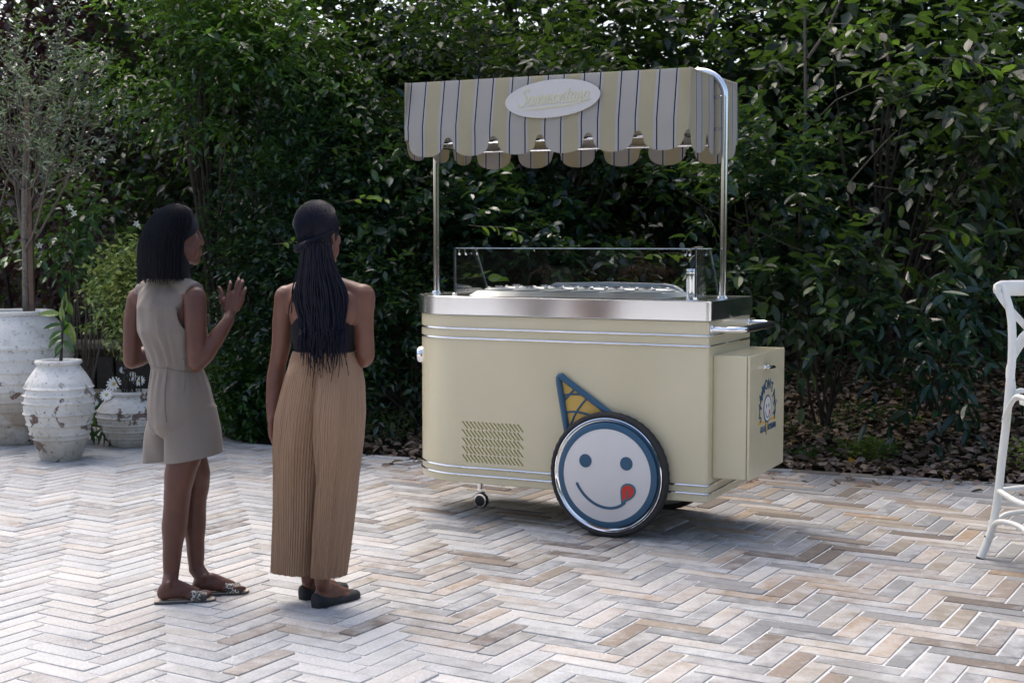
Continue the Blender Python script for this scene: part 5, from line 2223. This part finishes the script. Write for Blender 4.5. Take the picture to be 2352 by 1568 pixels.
# folds of the cloth
vs = np.array([v.co[:] for v in romper.data.vertices])
nr = np.array([v.normal[:] for v in romper.data.vertices])
zw = A(406, 843)[2]
th = np.arctan2(vs[:, 1] - .0, vs[:, 0] + .02)
z = vs[:, 2]
up_ = np.clip((z - zw) / .05, 0, 1) * np.exp(-np.clip(z - zw, 0, 1) / .17)
dn_ = np.clip((zw - z) / .03, 0, 1) * np.exp(-np.clip(zw - z, 0, 1) / .09)
dsp = .0040 * np.sin(13 * th + 2.2 * np.sin(z * 11)) * up_ + .0035 * np.sin(17 * th + 1.5) * dn_
dsp += .0050 * np.sin(7 * th + 4 * np.sin(z * 6 + th)) * np.clip((zw - .12 - z) / .15, 0, 1)
dsp += .0020 * np.sin(z * 34 + 4 * np.sin(th * 3)) * np.clip((z - zw) / .04, 0, 1)
dsp += .006 * np.exp(-((th + 1.75 + (z - zw) * 1.4) / .07) ** 2) * up_ * 1.6 - .007 * np.exp(-((th + 1.58 + (z - zw) * 1.1) / .07) ** 2) * up_ * 1.6
romper.data.vertices.foreach_set('co', (vs + nr * dsp[:, None]).astype(np.float32).ravel())
romper.data.update()


def seam(o, name, pts, r_, mat, parent, off=.001, closed=False):
    """a stitched line or band lying on a garment"""
    bv = BVHTree.FromObject(o, bpy.context.evaluated_depsgraph_get())
    out = []
    for p in pts:
        h, nn, _, _ = bv.find_nearest(Vector(p))
        out.append(h + nn * off)
    for _ in range(3):
        out = [(out[i - 1] + out[i] * 2 + out[(i + 1) % len(out)]) / 4 if closed or 0 < i < len(out) - 1 else out[i] for i in range(len(out))]
    out = [p_ + (p_ - Vector((0, 0, p_.z))).normalized() * .0015 for p_ in out]
    q = MB()
    q.tube(out, r_, 6, closed=closed)
    return q.build(name, mat, parent)


m_seam = cloth('seam_taupe', (.115, .096, .082), 500)
bpy.context.view_layer.update()
ring = [np.array(p) - OA for p in oval(A(406, 842, 5.755), .17, .14, 50, 40)]
seam(romper, 'waist_seam', ring, .0016, m_seam, wa, .0, True)
seam(romper, 'back_seam', [A(371, y, 5.60) - OA for y in range(850, 930, 10)] + [A(372 + (y - 930) * .18, y, 5.6) - OA for y in range(930, 975, 10)], .0015, m_seam, wa, 0)
seam(romper, 'dart', [A(416, y, 5.55) - OA for y in range(846, 905, 8)], .0012, m_seam, wa, 0)
seam(romper, 'hem_stitch', [np.array(p) - OA for p in oval(A(447, 1032, 5.69), .14, .135, 60, 36)], .0009, m_seam, wa, 0, True)
q = MB()
bl_ = A(419, 840, 5.60) - OA
bv = BVHTree.FromObject(romper, bpy.context.evaluated_depsgraph_get())
h, nn, _, _ = bv.find_nearest(Vector(bl_))
q.box(h + nn * .004, (.013, .005, .045), Matrix((nn.cross(Vector((0, 0, 1))).normalized(), nn, Vector((0, 0, 1)))).transposed(), 0, .002)
q.build('belt_loop', m_romp, wa)
h, nn, _, _ = bv.find_nearest(Vector(A(476, 728, 5.70) - OA))
q = MB()
q.box(h + nn * .002, (.05, .006, .045), Matrix((nn.cross(Vector((0, 0, 1))).normalized(), nn, Vector((0, 0, 1)))).transposed(), 0, .002)
q.build('pocket_flap', m_romp, wa)

# hair: bob
m_hairA = hair_mat('hair_black', (.008, .008, .011))
r_, f_ = fr2(60)
RmA = Matrix((r_, f_, (0, 0, 1))).transposed()


def HA(f, r, u):
    return hcA + f_ * f + r_ * r + np.array([0, 0, u])


HU = [.138, .130, .112, .085, .05, .015, -.02, -.06, -.11, -.168]
HC = [.000, -.002, -.006, -.012, -.020, -.034, -.044, -.048, -.050, -.052]
HF = [.010, .040, .070, .092, .106, .110, .112, .113, .114, .112]
HR = [.010, .036, .060, .078, .090, .098, .105, .109, .112, .110]
HL = [.1, .09, .078, .064, .046, .020, -.004, .000, .028, .040]      # how far forward the hair comes


def hsurf(th, u, k=1.0):
    uu = HU[::-1]
    fc, fa, ra, fl = (float(np.interp(u, uu, t[::-1])) for t in (HC, HF, HR, HL))
    return HA(min(fl, fc + fa * k * math.cos(th)), ra * k * math.sin(th), u)


b = MB()
b.rings([[hsurf(2 * math.pi * k / 40, u, .985) for k in range(40)] for u in HU])
hr = remesh(shift(b, OA), 'hair', .0055, m_hairA, 4, wa)
rs_ = np.random.default_rng(12)
q = MB()
for i in range(430):
    th = rs_.uniform(.55, 2 * math.pi - .55)         # 0 is the face
    k = rs_.uniform(.985, 1.02)
    tip = -.168 - abs(rs_.normal(0, .010)) + (.02 if rs_.random() < .12 else 0)
    side = min(th, 2 * math.pi - th)
    pts_ = []
    for u in (.134, .115, .085, .05, .015, -.025, -.07, -.12, tip):
        t2 = max(side, 1.2) if u < -.03 and side > 1.0 else side
        t2 = t2 if th < math.pi else 2 * math.pi - t2
        if u < .06 and side < 1.0:
            continue
        pts_.append(hsurf(t2, u, k + rs_.normal(0, .003)))
    if len(pts_) > 3:
        rr0 = rs_.uniform(.0017, .0032)
        n_ = (len(pts_) - 1) * 2 + 1
        q.tube(smooth_path(pts_, 2), [rr0 * (1 if j < n_ - 3 else .6) for j in range(n_)], 4, flat=(1, .7))
for i in range(90):                                   # hair swept from the parting back over the ear
    s0 = rs_.uniform(0, .05)
    pts_ = []
    for t in np.linspace(0, 1, 7):
        f0, u0 = .074 - .109 * t, .100 - s0 * 1.3 - .090 * t + .02 * t * t
        rr1 = 1 - ((f0 + .012) / .104) ** 2 - ((u0 - .024) / .106) ** 2
        pts_.append(HA(f0, .082 * math.sqrt(max(.02, rr1)) + .003 + .006 * t + rs_.normal(0, .0008), u0))
    q.tube(pts_, [.0010, .0018, .0020, .0020, .0020, .0018, .0012], 4)
shift(q, OA).build('hair_strand', m_hairA, wa)['kind'] = 'stuff'

# sandals
m_sole = simple('sole_grey', (.075, .065, .058), .7, 0, .15)
m_insole = simple('insole_pale', (.40, .35, .29), .7, 0, .1)


def snake_mat():
    m = NT('snakeskin')
    v = m.coord()
    vo = m.n('ShaderNodeTexVoronoi', feature='DISTANCE_TO_EDGE')
    vo.inputs['Scale'].default_value = 62
    m.l(v, vo.inputs['Vector'])
    c1 = m.ramp(vo.outputs[0], [(.05, (.62, .58, .5)), (.1, (.02, .018, .016)), (.25, (.03, .026, .022)), (.34, (.30, .26, .20))])
    c2 = m.mix(m.ramp(m.noise(v, 45, 3), [(.45, 0), (.55, 1)]), c1, (.035, .03, .027))
    m.set(Base_Color=c2, Roughness=.4)
    m.bump(vo.outputs[0], .4, .002)
    return m.mat


m_snake = snake_mat()


def sandal(he, phi, L=.235, lab=None):
    r_, f_ = fr2(phi)
    h = np.array(he, float)
    s = bpy.data.objects.new('sandal', None)
    link(s, wa)
    s.location = tuple(np.array([h[0], h[1], 0]) - OA)
    prof = [(-.02, .018), (-.012, .026), (.03, .031), (.09, .029), (.14, .033), (.175, .040), (.205, .038), (.222, .026), (.228, .008)]
    pl = [(a, w_) for a, w_ in prof] + [(a, -w_) for a, w_ in prof[::-1]]
    pl = pl[::-1]
    q = MB()
    q.prism(pl, .010, ((0, 0, .0005), f_, r_ * -1, (0, 0, 1)))
    q.prism([(a * .99, w_ * .95) for a, w_ in pl], .0025, ((0, 0, .0105), f_, r_ * -1, (0, 0, 1)), 1)
    q.box(Vector(f_ * .01) + Vector((0, 0, .004)), (.05, .052, .0078), Matrix((f_, -r_, (0, 0, 1))).transposed())
    q.build('sole', [m_sole, m_insole], s, False)
    q = MB()
    rows = []
    for a, hh, w_ in ((.128, .062, .040), (.150, .055, .043), (.172, .046, .044), (.192, .040, .042)):
        out_, inn_ = [], []
        for t in np.linspace(0, math.pi, 15):
            y, z = math.cos(t) * w_, .012 + (hh - .012) * max(0, math.sin(t)) ** .7
            out_.append(f_ * a + r_ * y + np.array([0, 0, z]))
            inn_.append(f_ * a + r_ * y * .94 + np.array([0, 0, max(.011, z - .003)]))
        rows.append(out_ + inn_[::-1])
    q.rings(rows, True, True)
    q.build('strap', m_snake, s, True, 50)


sandal(heR, 79)
sandal(heL, 74)

# ======================================================= woman with braids
YB = 5.6
OB = np.array([-.785, 5.6, 0.0])
wb_ = thing('person', 'woman with long black braids, black crop top and brown pleated trousers, seen from behind', 'woman', OB)
skB = skin('skin_brown', (.132, .055, .035))


def B(px, py, Y=YB):
    return W(px, py, Y)


b = MB()
b.rings([oval(B(*q[:3]), q[3], q[4], 14, 28, 2.2) for q in ((738, 632, 5.61, .05, .05), (741, 648, 5.61, .095, .058), (745, 664, 5.61, .150, .070), (746, 690, 5.605, .160, .088), (746, 735, 5.60, .143, .100), (746, 775, 5.60, .128, .096),
                                                       (746, 810, 5.60, .116, .09), (744, 860, 5.61, .12, .06), (742, 930, 5.62, .12, .06), (742, 990, 5.62, .11, .05))])
hcB = B(733, 540, 5.60)
LB = head(b, hcB, 30, 2)
limb(b, [B(740, 665, 5.61), B(735, 620, 5.605), LB(-.02, 0, -.05)], [.064, .050, .054])
sL, sR = B(658, 682, 5.655), B(834, 680, 5.565)
limb(b, [B(725, 658, 5.62), sL + np.array([.010, 0, .004])], [.046, .045])
limb(b, [B(760, 656, 5.60), sR + np.array([-.010, 0, .004])], [.046, .045])
# shoulder blades and the furrow of the spine
b.ball(B(700, 715, 5.545), (.055, .03, .075), 16, 10)
b.ball(B(793, 712, 5.525), (.055, .03, .075), 16, 10)
eL, wL = B(638, 835, 5.70), B(626, 962, 5.63)
limb(b, [sL, B(651, 735, 5.67), B(646, 790, 5.69), eL], [.049, .0445, .039, .035])
limb(b, [eL, B(633, 870, 5.69), B(629, 915, 5.665), wL], [.035, .037, .032, .0235])
hand(b, wL, (.03, .02, -1), (-.95, -.25, 0), (.2, .9, 0), .42, .94)
eR = B(840, 812, 5.575)
limb(b, [sR, B(832, 735, 5.57), B(836, 780, 5.572), eR], [.050, .046, .041, .037])
wR = B(792, 800, 5.81)
limb(b, [eR, B(833, 822, 5.62), B(812, 815, 5.72), wR], [.037, .040, .034, .0245])
hand(b, wR, (-.75, .55, .15), (.2, .5, .2), (0, .1, .9), .8, .95)
jR, jL = B(770, 940, 5.60), B(715, 940, 5.66)
aR, aL = B(741, 1332, 5.575), B(710, 1330, 5.67)
limb(b, [jR, B(762, 1060, 5.58), B(752, 1130, 5.56), B(747, 1210, 5.585), aR], [.065, .055, .050, .046, .0325])
limb(b, [jL, B(705, 1060, 5.65), B(704, 1130, 5.65), B(706, 1210, 5.68), aL], [.065, .055, .050, .046, .0325])
hR, hL = G(727, 1391, .008), G(697, 1372, .008)
hR[2] = hL[2] = .008
Q1 = foot(b, hR, 40, .225, aR)
Q2 = foot(b, hL, 43, .225, aL)
body_b = remesh(shift(b, OB), 'body', .0045, skB, 5, wb_)
eyes(LB, wb_, OB)

# flat black shoes
m_shoe = simple('suede_black', (.014, .015, .018), .8, 0, .25, 90, .2)
for Qf, ph_ in ((Q1, 40), (Q2, 43)):
    r_, f_ = fr2(ph_)
    q = MB()
    rows = []
    for f, w_, ht in ((-.055, .016, .050), (-.03, .027, .058), (.05, .036, .056), (.2, .038, .046), (.4, .038, .036), (.58, .043, .034), (.74, .046, .037), (.88, .040, .036), (1.0, .025, .028), (1.05, .008, .018)):
        ro = []
        for t in np.linspace(0, 2 * math.pi, 20, endpoint=False):
            y = math.cos(t) * w_
            z = -.007 if math.sin(t) < -.2 else -.007 + (ht + .003) * (max(0, math.sin(t) + .2) / 1.2) ** .55
            ro.append(Qf(f, y * (1 if math.sin(t) > -.2 else .9), z))
        rows.append(ro)
    q.rings(rows)
    shift(q, OB).build('shoe', m_shoe, wb_, True, 60)

# trousers: two pleated legs meeting at the seat
m_trou = cloth('fabric_caramel', (.265, .165, .103), 500, 0, .8, .07, (6, 6, .6))
rp = np.random.default_rng(4)


def leg_rows(stations, n=420, pleats=60, ph=0.0, amp=.0017):
    ys = np.array([s[0] for s in stations], float)
    rows = []
    amps = rp.uniform(.55, 1.25, 80)
    for py in np.concatenate([np.linspace(ys[0], ys[0] + 14, 4), np.linspace(ys[0] + 20, ys[-1], 44)]):
        px, Y, rx, ry, phi = [float(np.interp(py, ys, [s[k] for s in stations])) for k in range(1, 6)]
        c = B(px, py, Y)
        r_, f_ = fr2(phi)
        t0 = (py - ys[0]) / (ys[-1] - ys[0])
        g = min(1, max(0, (py - ys[0] - 14) / 40))
        ro = []
        for k in range(n):
            t = 2 * math.pi * k / n
            ci = (t * pleats / (2 * math.pi) + ph + .25 * math.sin(py * .011 + t * 2)) % 1
            tri = (ci / .72 if ci < .72 else (1 - ci) / .28)      # knife pleat
            am = amps[int(t * pleats / (2 * math.pi)) % 80]
            d = amp * g * (tri - .5) * 2 * am * (1 + .5 * t0)
            d += .0018 * (1 - g) * math.sin(t * 60)
            d += .006 * g * math.sin(3 * t + 1.3 + ph * 9 + py * .006) * t0 + .003 * math.sin(5 * t + py * .015) * g
            ro.append(c + r_ * (rx + d) * math.cos(t) + f_ * (ry + d) * math.sin(t) + (np.array([0, 0, - .0015 * math.sin(t * 19)]) if py > ys[-1] - 3 else 0))
        rows.append(ro)
    return rows


q = MB()
rl = leg_rows([(806, 714, 5.61, .068, .092, 14), (830, 714, 5.61, .083, .104, 14), (880, 708, 5.615, .095, .128, 14), (950, 698, 5.625, .109, .138, 14), (1010, 692, 5.635, .108, .128, 16), (1100, 687, 5.65, .100, .112, 18), (1310, 681, 5.665, .098, .100, 20)], ph=.1)
rr_ = leg_rows([(806, 778, 5.60, .068, .092, 14), (830, 779, 5.60, .083, .104, 14), (880, 780, 5.59, .095, .130, 14), (950, 780, 5.58, .100, .140, 16), (1010, 778, 5.57, .095, .128, 18), (1100, 774, 5.560, .076, .110, 22), (1318, 760, 5.555, .057, .098, 25)], ph=.6)
q.rings(rl, True, True)
q.rings([oval(B(px_, y_, 5.605), rx_, ry_, 14, 40) for y_, px_, rx_, ry_ in ((806, 746, .07, .085), (830, 746, .07, .088), (880, 744, .07, .095), (940, 741, .07, .095), (975, 739, .05, .08))], True, True)
q.rings(rr_, True, True)
tr_ = shift(q, OB).build('trousers', m_trou, wb_, True, 60)
q = MB()
q.rings([oval(B(746, y, 5.605), w_, h_, 14, 90) for y, w_, h_ in ((800, .116, .094), (803, .121, .098), (812, .124, .101), (820, .126, .104), (823, .120, .100))])
for i in range(len(q.v)):
    k = i % 90
    if k % 2:
        c = B(746, 810, 5.605)
        q.v[i] = (q.v[i][0] + (c[0] - q.v[i][0]) * .018, q.v[i][1] + (c[1] - q.v[i][1]) * .018, q.v[i][2])
shift(q, OB).build('waistband', m_trou, wb_)

# black crop top with cut-away shoulders
m_top = cloth('jersey_black', (.009, .009, .011), 600, 0, .9)
m_top.node_tree.nodes['Principled BSDF'].inputs['Sheen Weight'].default_value = 0
b = MB()
b.rings([oval(B(*q_[:3]), q_[3], q_[4], 14, 40, 2.2) for q_ in ((739, 634, 5.61, .056, .057), (742, 650, 5.61, .098, .066), (745, 666, 5.61, .152, .079), (746, 692, 5.605, .160, .098), (746, 735, 5.60, .150, .108), (746, 775, 5.60, .136, .106), (746, 807, 5.60, .124, .098))])
b.ball(B(700, 715, 5.540), (.055, .03, .075), 16, 10)
b.ball(B(793, 712, 5.520), (.055, .03, .075), 16, 10)
tp_ = remesh(shift(b, OB), 'crop_top', .006, m_top, 5, wb_)
rB, fB = fr2(14)
cut(tp_, [(Vector(B(801, 730, 5.58) - OB), Vector(rB * .6 + np.array([0, 0, .8]))), (Vector(B(688, 738, 5.6) - OB), Vector(-rB * .6 + np.array([0, 0, .8])))])

# braids: a net over the scalp, gathered in a twist, then hanging down the back
m_braid = hair_mat('braid_black', (.0045, .005, .012), .42)
r_, f_ = fr2(24)
RmB = Matrix((r_, f_, (0, 0, 1))).transposed()


def HB(f, r, u):
    return hcB + f_ * f + r_ * r + np.array([0, 0, u])


b = MB()
b.ball(HB(-.014, 0, .030), (.0845, .0995, .1015), 28, 18, 0, RmB)
b.ball(HB(-.052, 0, -.015), (.062, .060, .050), 20, 12, 0, RmB)
sc_ = remesh(shift(b, OB), 'hair', .006, m_braid, 3, wb_)
cut(sc_, [(Vector(HB(.068, 0, .05) - OB), Vector(f_ * .95 + np.array([0, 0, -.30])))])


def braid(q, pts, r0, r1, wob=0.0, sd=0):
    """a thin braid: beaded tube"""
    P_ = smooth_path(pts, 6)
    n = len(P_)
    q.tube([p + Vector((math.sin(i * .9 + sd) * wob, math.cos(i * 1.1 + sd) * wob, 0)) for i, p in enumerate(P_)],
           [(r0 + (r1 - r0) * (i / (n - 1)) ** 2) * (1 + .16 * (i % 2)) for i in range(n)], 5)


rs_ = np.random.default_rng(77)
q = MB()
tw = [HB(-.106, -.046, -.056), HB(-.128, -.012, -.050), HB(-.127, .024, -.038), HB(-.104, .058, -.014)]   # where the net is gathered
for i in range(50):
    az = math.radians(-126 + 252 * i / 49) + math.pi           # around the back, from side to side
    az += rs_.normal(0, .01)
    t = (math.sin(az) + 1) / 2
    pick = np.array([np.interp(t, [0, .33, .66, 1], [w_[k] for w_ in tw]) for k in range(3)]) + f_ * .020
    pts_ = [HB(.012, -.006, .138)]
    for s_ in np.linspace(.03, 1, 11):
        k = .82 * s_ ** 2.6
        a2 = az * (1 - k) + math.pi * k
        e = math.radians(80 - (92 + 14 * math.cos(az - math.pi)) * s_ ** 1.15)
        pts_.append(HB(-.014 + .1055 * math.cos(e) * math.cos(a2), .0895 * math.cos(e) * math.sin(a2), .030 + .1075 * math.sin(e)))
    pts_.append(pick)
    braid(q, pts_, .0037, .0033, .0, i)
shift(q, OB).build('scalp_braids', m_braid, wb_)['kind'] = 'stuff'
q = MB()
for i in range(11):
    a = i * 2 * math.pi / 11
    path = []
    for t in np.linspace(0, 1, 26):
        base = np.array([np.interp(t, [0, .18, .42, .66, 1], [w_[k] for w_ in [HB(-.072, -.050, -.050)] + tw[0:1] + tw[1:3] + [HB(-.03, .090, .022)]]) for k in range(3)])
        rad = .002 + .0125 * math.sin(math.pi * min(1, max(0, t * .9 + .06)))
        an = a + t * 13
        path.append(base + np.array([0, 0, 1]) * math.sin(an) * rad + (-f_) * math.cos(an) * rad)
    q.tube(path, [.0014 + .0042 * math.sin(math.pi * min(1, max(0, .05 + .9 * j_ / 25))) for j_ in range(26)], 5)
shift(q, OB).build('hair_twist', m_braid, wb_)
q = MB()


def Bb(px, py, Y):
    return B(px, py, Y - .010 - .24 * max(0, px - 742) / 570)


q = MB()
for i in range(235):
    u = rs_.random()
    lay = rs_.random()
    x0 = 693 + 67 * u
    x1 = 674 + 126 * u + rs_.normal(0, 3)
    x2 = 690 + 102 * u + rs_.normal(0, 4)
    fall = rs_.random() < .2
    end = 800 + rs_.normal(0, 16) if not fall else 830 + abs(rs_.normal(0, 26))
    x3 = x2 + rs_.normal(0, 5) if not fall else 705 + 75 * u + rs_.normal(0, 14)
    dz = .025 * lay * (1 - (2 * u - 1) ** 2)
    pts_ = [Bb(x0, 563 + rs_.normal(0, 4), 5.492 - .02 * lay), Bb(x0 * .75 + x1 * .25, 610, 5.500 - dz), Bb(x1 * .9 + x0 * .1, 680, 5.497 + .03 * (2 * u - 1) ** 2 - dz), Bb(x2, 745, 5.492 + .025 * (2 * u - 1) ** 2 - dz), Bb(x3 * .5 + x2 * .5, (745 + end) / 2, 5.488 - dz), Bb(x3, end, 5.478 - .012 * rs_.random())]
    braid(q, pts_, .0034, .0011, .0012, i)
for (xa, xb, xc, e) in ((683, 668, 661, 735), (685, 672, 668, 720)):
    braid(q, [Bb(720 if xa < 740 else 750, 600, 5.5), Bb(xa, 650, 5.535), Bb(xb, 690, 5.54), Bb(xc, e, 5.545)], .003, .0015, .001, xa)
shift(q, OB).build('hanging_braids', m_braid, wb_)['kind'] = 'stuff'

# ------------------------------------------------------------------ white bentwood bar stool
m_wp = NT('paint_white_worn')
v = m_wp.coord()
wc = m_wp.ramp(m_wp.noise(v, 30, 8, .75), [(.66, (.70, .70, .66)), (.70, (.26, .22, .17))])
wc = m_wp.mix(.5, wc, m_wp.ramp(m_wp.noise(v, 6, 5), [(.3, .9), (.7, 1.05)]), 'MULTIPLY')
m_wp.set(Base_Color=wc, Roughness=.45)
m_wp.bump(m_wp.noise(v, 60, 5), .15, .004)
m_wp = m_wp.mat
m_cap = simple('foot_cap_black', (.012, .012, .012), .6)
m_bolt = simple('bolt_dark', (.05, .05, .05), .4, .6)
YS = 6.456
st_o = np.array([2.20, 6.46, 0])
stool = thing('bar_stool', 'white painted bentwood bar stool with a crossed back, cut by the right edge', 'bar stool', st_o)


def SC(cx, cy, Y):
    return W((2200 + cx / 2.178) * .98, (620 + cy / 2.178) * .98, Y) - st_o


rS = np.array([.955, .296, 0])                      # along the back rail
fS = np.array([.296, -.955, 0])                     # seat side, towards the viewer
prof = [(325, 100, 6.56), (345, 165, 6.545), (366, 245, 6.52), (375, 335, 6.50), (374, 480, 6.485), (362, 620, 6.48), (346, 800, 6.475), (322, 1000, 6.47), (300, 1200, 6.465), (268, 1360, 6.46), (212, 1498, 6.455)]
left = [SC(*p) for p in prof]
leftP = smooth_path(left, 4)
SWd = .40
mir = [Vector(np.array([0, 0, p.z]) + rS * (SWd + .05 - (p.x * rS[0] + p.y * rS[1])) + fS * (p.x * fS[0] + p.y * fS[1])) for p in leftP]
for P_ in (leftP, mir):
    q = MB()
    q.tube(P_, [.017 + .002 * min(1, i / 6) for i in range(len(P_))], 16)
    lg = q.build('leg', m_wp, stool)
    q = MB()
    t_ = (P_[-1] - P_[-2]).normalized()
    q.tube([P_[-1] - t_ * .004, P_[-1] + t_ * .006], .0195, 16)
    q.build('foot_cap', m_cap, lg)
zs = .745
fl_ = [Vector(np.array([0, 0, z_]) + rS * x_ + fS * y_) for z_, x_, y_ in ((zs - .02, .045, .40), (.5, .03, .425), (.25, .01, .45), (.10, -.01, .465), (.008, -.04, .49))]
fr_ = [Vector(np.array([0, 0, p.z]) + rS * (SWd + .05 - (p.x * rS[0] + p.y * rS[1])) + fS * (p.x * fS[0] + p.y * fS[1])) for p in fl_]
for P_ in (fl_, fr_):
    q = MB()
    P2 = smooth_path(P_, 4)
    q.tube(P2, .0185, 16)
    lg = q.build('leg', m_wp, stool)
    q = MB()
    t_ = (P2[-1] - P2[-2]).normalized()
    q.tube([P2[-1] - t_ * .004, P2[-1] + t_ * .005], .0195, 16)
    q.build('foot_cap', m_cap, lg)
base_x = float(np.dot(SC(362, 620, 6.48), rS))
base_y = float(np.dot(SC(362, 620, 6.48), fS))


def SS(x, y, z):
    return Vector(rS * (base_x + x) + fS * (base_y + y) + np.array([0, 0, z]))


# curved top rail
q = MB()
zt = float(SC(300, 118, 6.56)[2])
rows = []
for t in np.linspace(-.04, 1.04, 16):
    x = -.035 + t * (SWd - .02)
    bow = -.055 * (1 - (2 * t - 1) ** 2) - .012
    hh = .037 * (1 - .35 * max(0, abs(2 * t - 1) - .85) / .2)
    c = SS(x, bow - .058, zt - .004)
    ro = []
    for k in range(12):
        a = 2 * math.pi * k / 12
        ro.append(c + Vector(fS) * .0125 * math.copysign(abs(math.cos(a)) ** .6, math.cos(a)) + Vector((0, 0, 1)) * hh * math.copysign(abs(math.sin(a)) ** .6, math.sin(a)))
    rows.append(ro)
q.rings(rows)
q.build('top_rail', m_wp, stool, True, 60)
# crossed back straps
for sgn in (0, 1):
    q = MB()
    pts_ = [(-.035, -.075, zt), (.01, -.060, zt - .075), (.16, -.085, zt - .20), (.30, -.06, zt - .36), (.335, -.01, zs + .05), (.34, .015, zs)]
    if sgn:
        pts_ = [(SWd - .05 - a_, b_ - .004, c_) for a_, b_, c_ in pts_]
    q.tube(smooth_path([SS(*p) for p in pts_], 5), .0145, 10, flat=(.35, 1.25), up=tuple(fS))
    q.build('back_cross', m_wp, stool)
# arched back hoop between seat and rail
q = MB()
q.tube(smooth_path([SS(.035, .005, zs + .0), SS(.03, -.02, zs + .12), SS(.07, -.05, zs + .26), SS(.175, -.07, zs + .33), SS(.28, -.05, zs + .26), SS(.32, -.02, zs + .12), SS(.315, .005, zs)], 5), .0115, 10, flat=(.5, 1.1), up=tuple(fS))
q.build('back_hoop', m_wp, stool)
# seat
q = MB()
rows = []
for z_, s_ in ((zs - .012, .93), (zs - .008, .99), (zs + .012, 1.0), (zs + .020, .97), (zs + .016, .80)):
    ro = []
    for k in range(40):
        a = 2 * math.pi * k / 40
        x = .205 * math.copysign(abs(math.cos(a)) ** .75, math.cos(a)) * s_
        y = .205 * math.copysign(abs(math.sin(a)) ** .75, math.sin(a)) * s_
        ro.append(SS(.175 + x * (1 - .06 * (y < 0)), .195 + y, z_))
    rows.append(ro)
q.rings(rows)
q.build('seat', m_wp, stool, True, 50)
# bent braces under the seat and above the feet
z1, z2 = float(SC(375, 820, 6.47)[2]), float(SC(292, 1385, 6.46)[2])


def leg_at(P_, z_):
    zz = [p.z for p in P_]
    i = min(range(len(P_)), key=lambda k: abs(zz[k] - z_))
    return P_[i]


corners = [leftP, mir, smooth_path(fr_, 4), smooth_path(fl_, 4)]
for zb, rise in ((z1, .14), (z2, .115)):
    for i in range(4):
        Pa, Pb = corners[i], corners[(i + 1) % 4]
        a_, b_ = leg_at(Pa, zb), leg_at(Pb, zb)
        a2, b2 = leg_at(Pa, zb + rise * .4), leg_at(Pb, zb + rise * .4)
        d = (b_ - a_)
        out = Vector((d.y, -d.x, 0)).normalized()
        m_ = (a_ + b_) / 2
        cen = sum((leg_at(c_, zb) for c_ in corners), Vector()) / 4
        if (m_ - cen).dot(out) < 0:
            out = -out
        o1 = out * .028
        pts_ = [a_ + d * .06 + o1 * .8, a2 + d * .09 + o1 * .8, (a_ * .72 + b_ * .28) + o1 * .5 + Vector((0, 0, rise * .93)), m_ + o1 * .3 + Vector((0, 0, rise)), (a_ * .28 + b_ * .72) + o1 * .5 + Vector((0, 0, rise * .93)), b2 - d * .09 + o1 * .8, b_ - d * .06 + o1 * .8]
        q = MB()
        q.tube(smooth_path(pts_, 6), .0125, 12)
        br_o = q.build('bent_brace', m_wp, stool)
        for p in (pts_[0], pts_[-1]):
            q = MB()
            q.ball(p + Vector((0, 0, .02)) + out * .012, .0045, 8, 6)
            q.build('bolt', m_bolt, br_o)
# foot ring
zr_ = float(SC(345, 1150, 6.47)[2])
cs4 = [leg_at(c_, zr_) for c_ in corners]
for i in range(4):
    a_, b_ = cs4[i], cs4[(i + 1) % 4]
    m_ = (a_ + b_) / 2
    cen = sum(cs4, Vector()) / 4
    out = (m_ - cen)
    out.z = 0
    out.normalize()
    q = MB()
    q.tube(smooth_path([a_, a_ * .7 + b_ * .3 + out * .02, m_ + out * .028, a_ * .3 + b_ * .7 + out * .02, b_], 5), .014, 12)
    q.build('foot_rail', m_wp, stool)
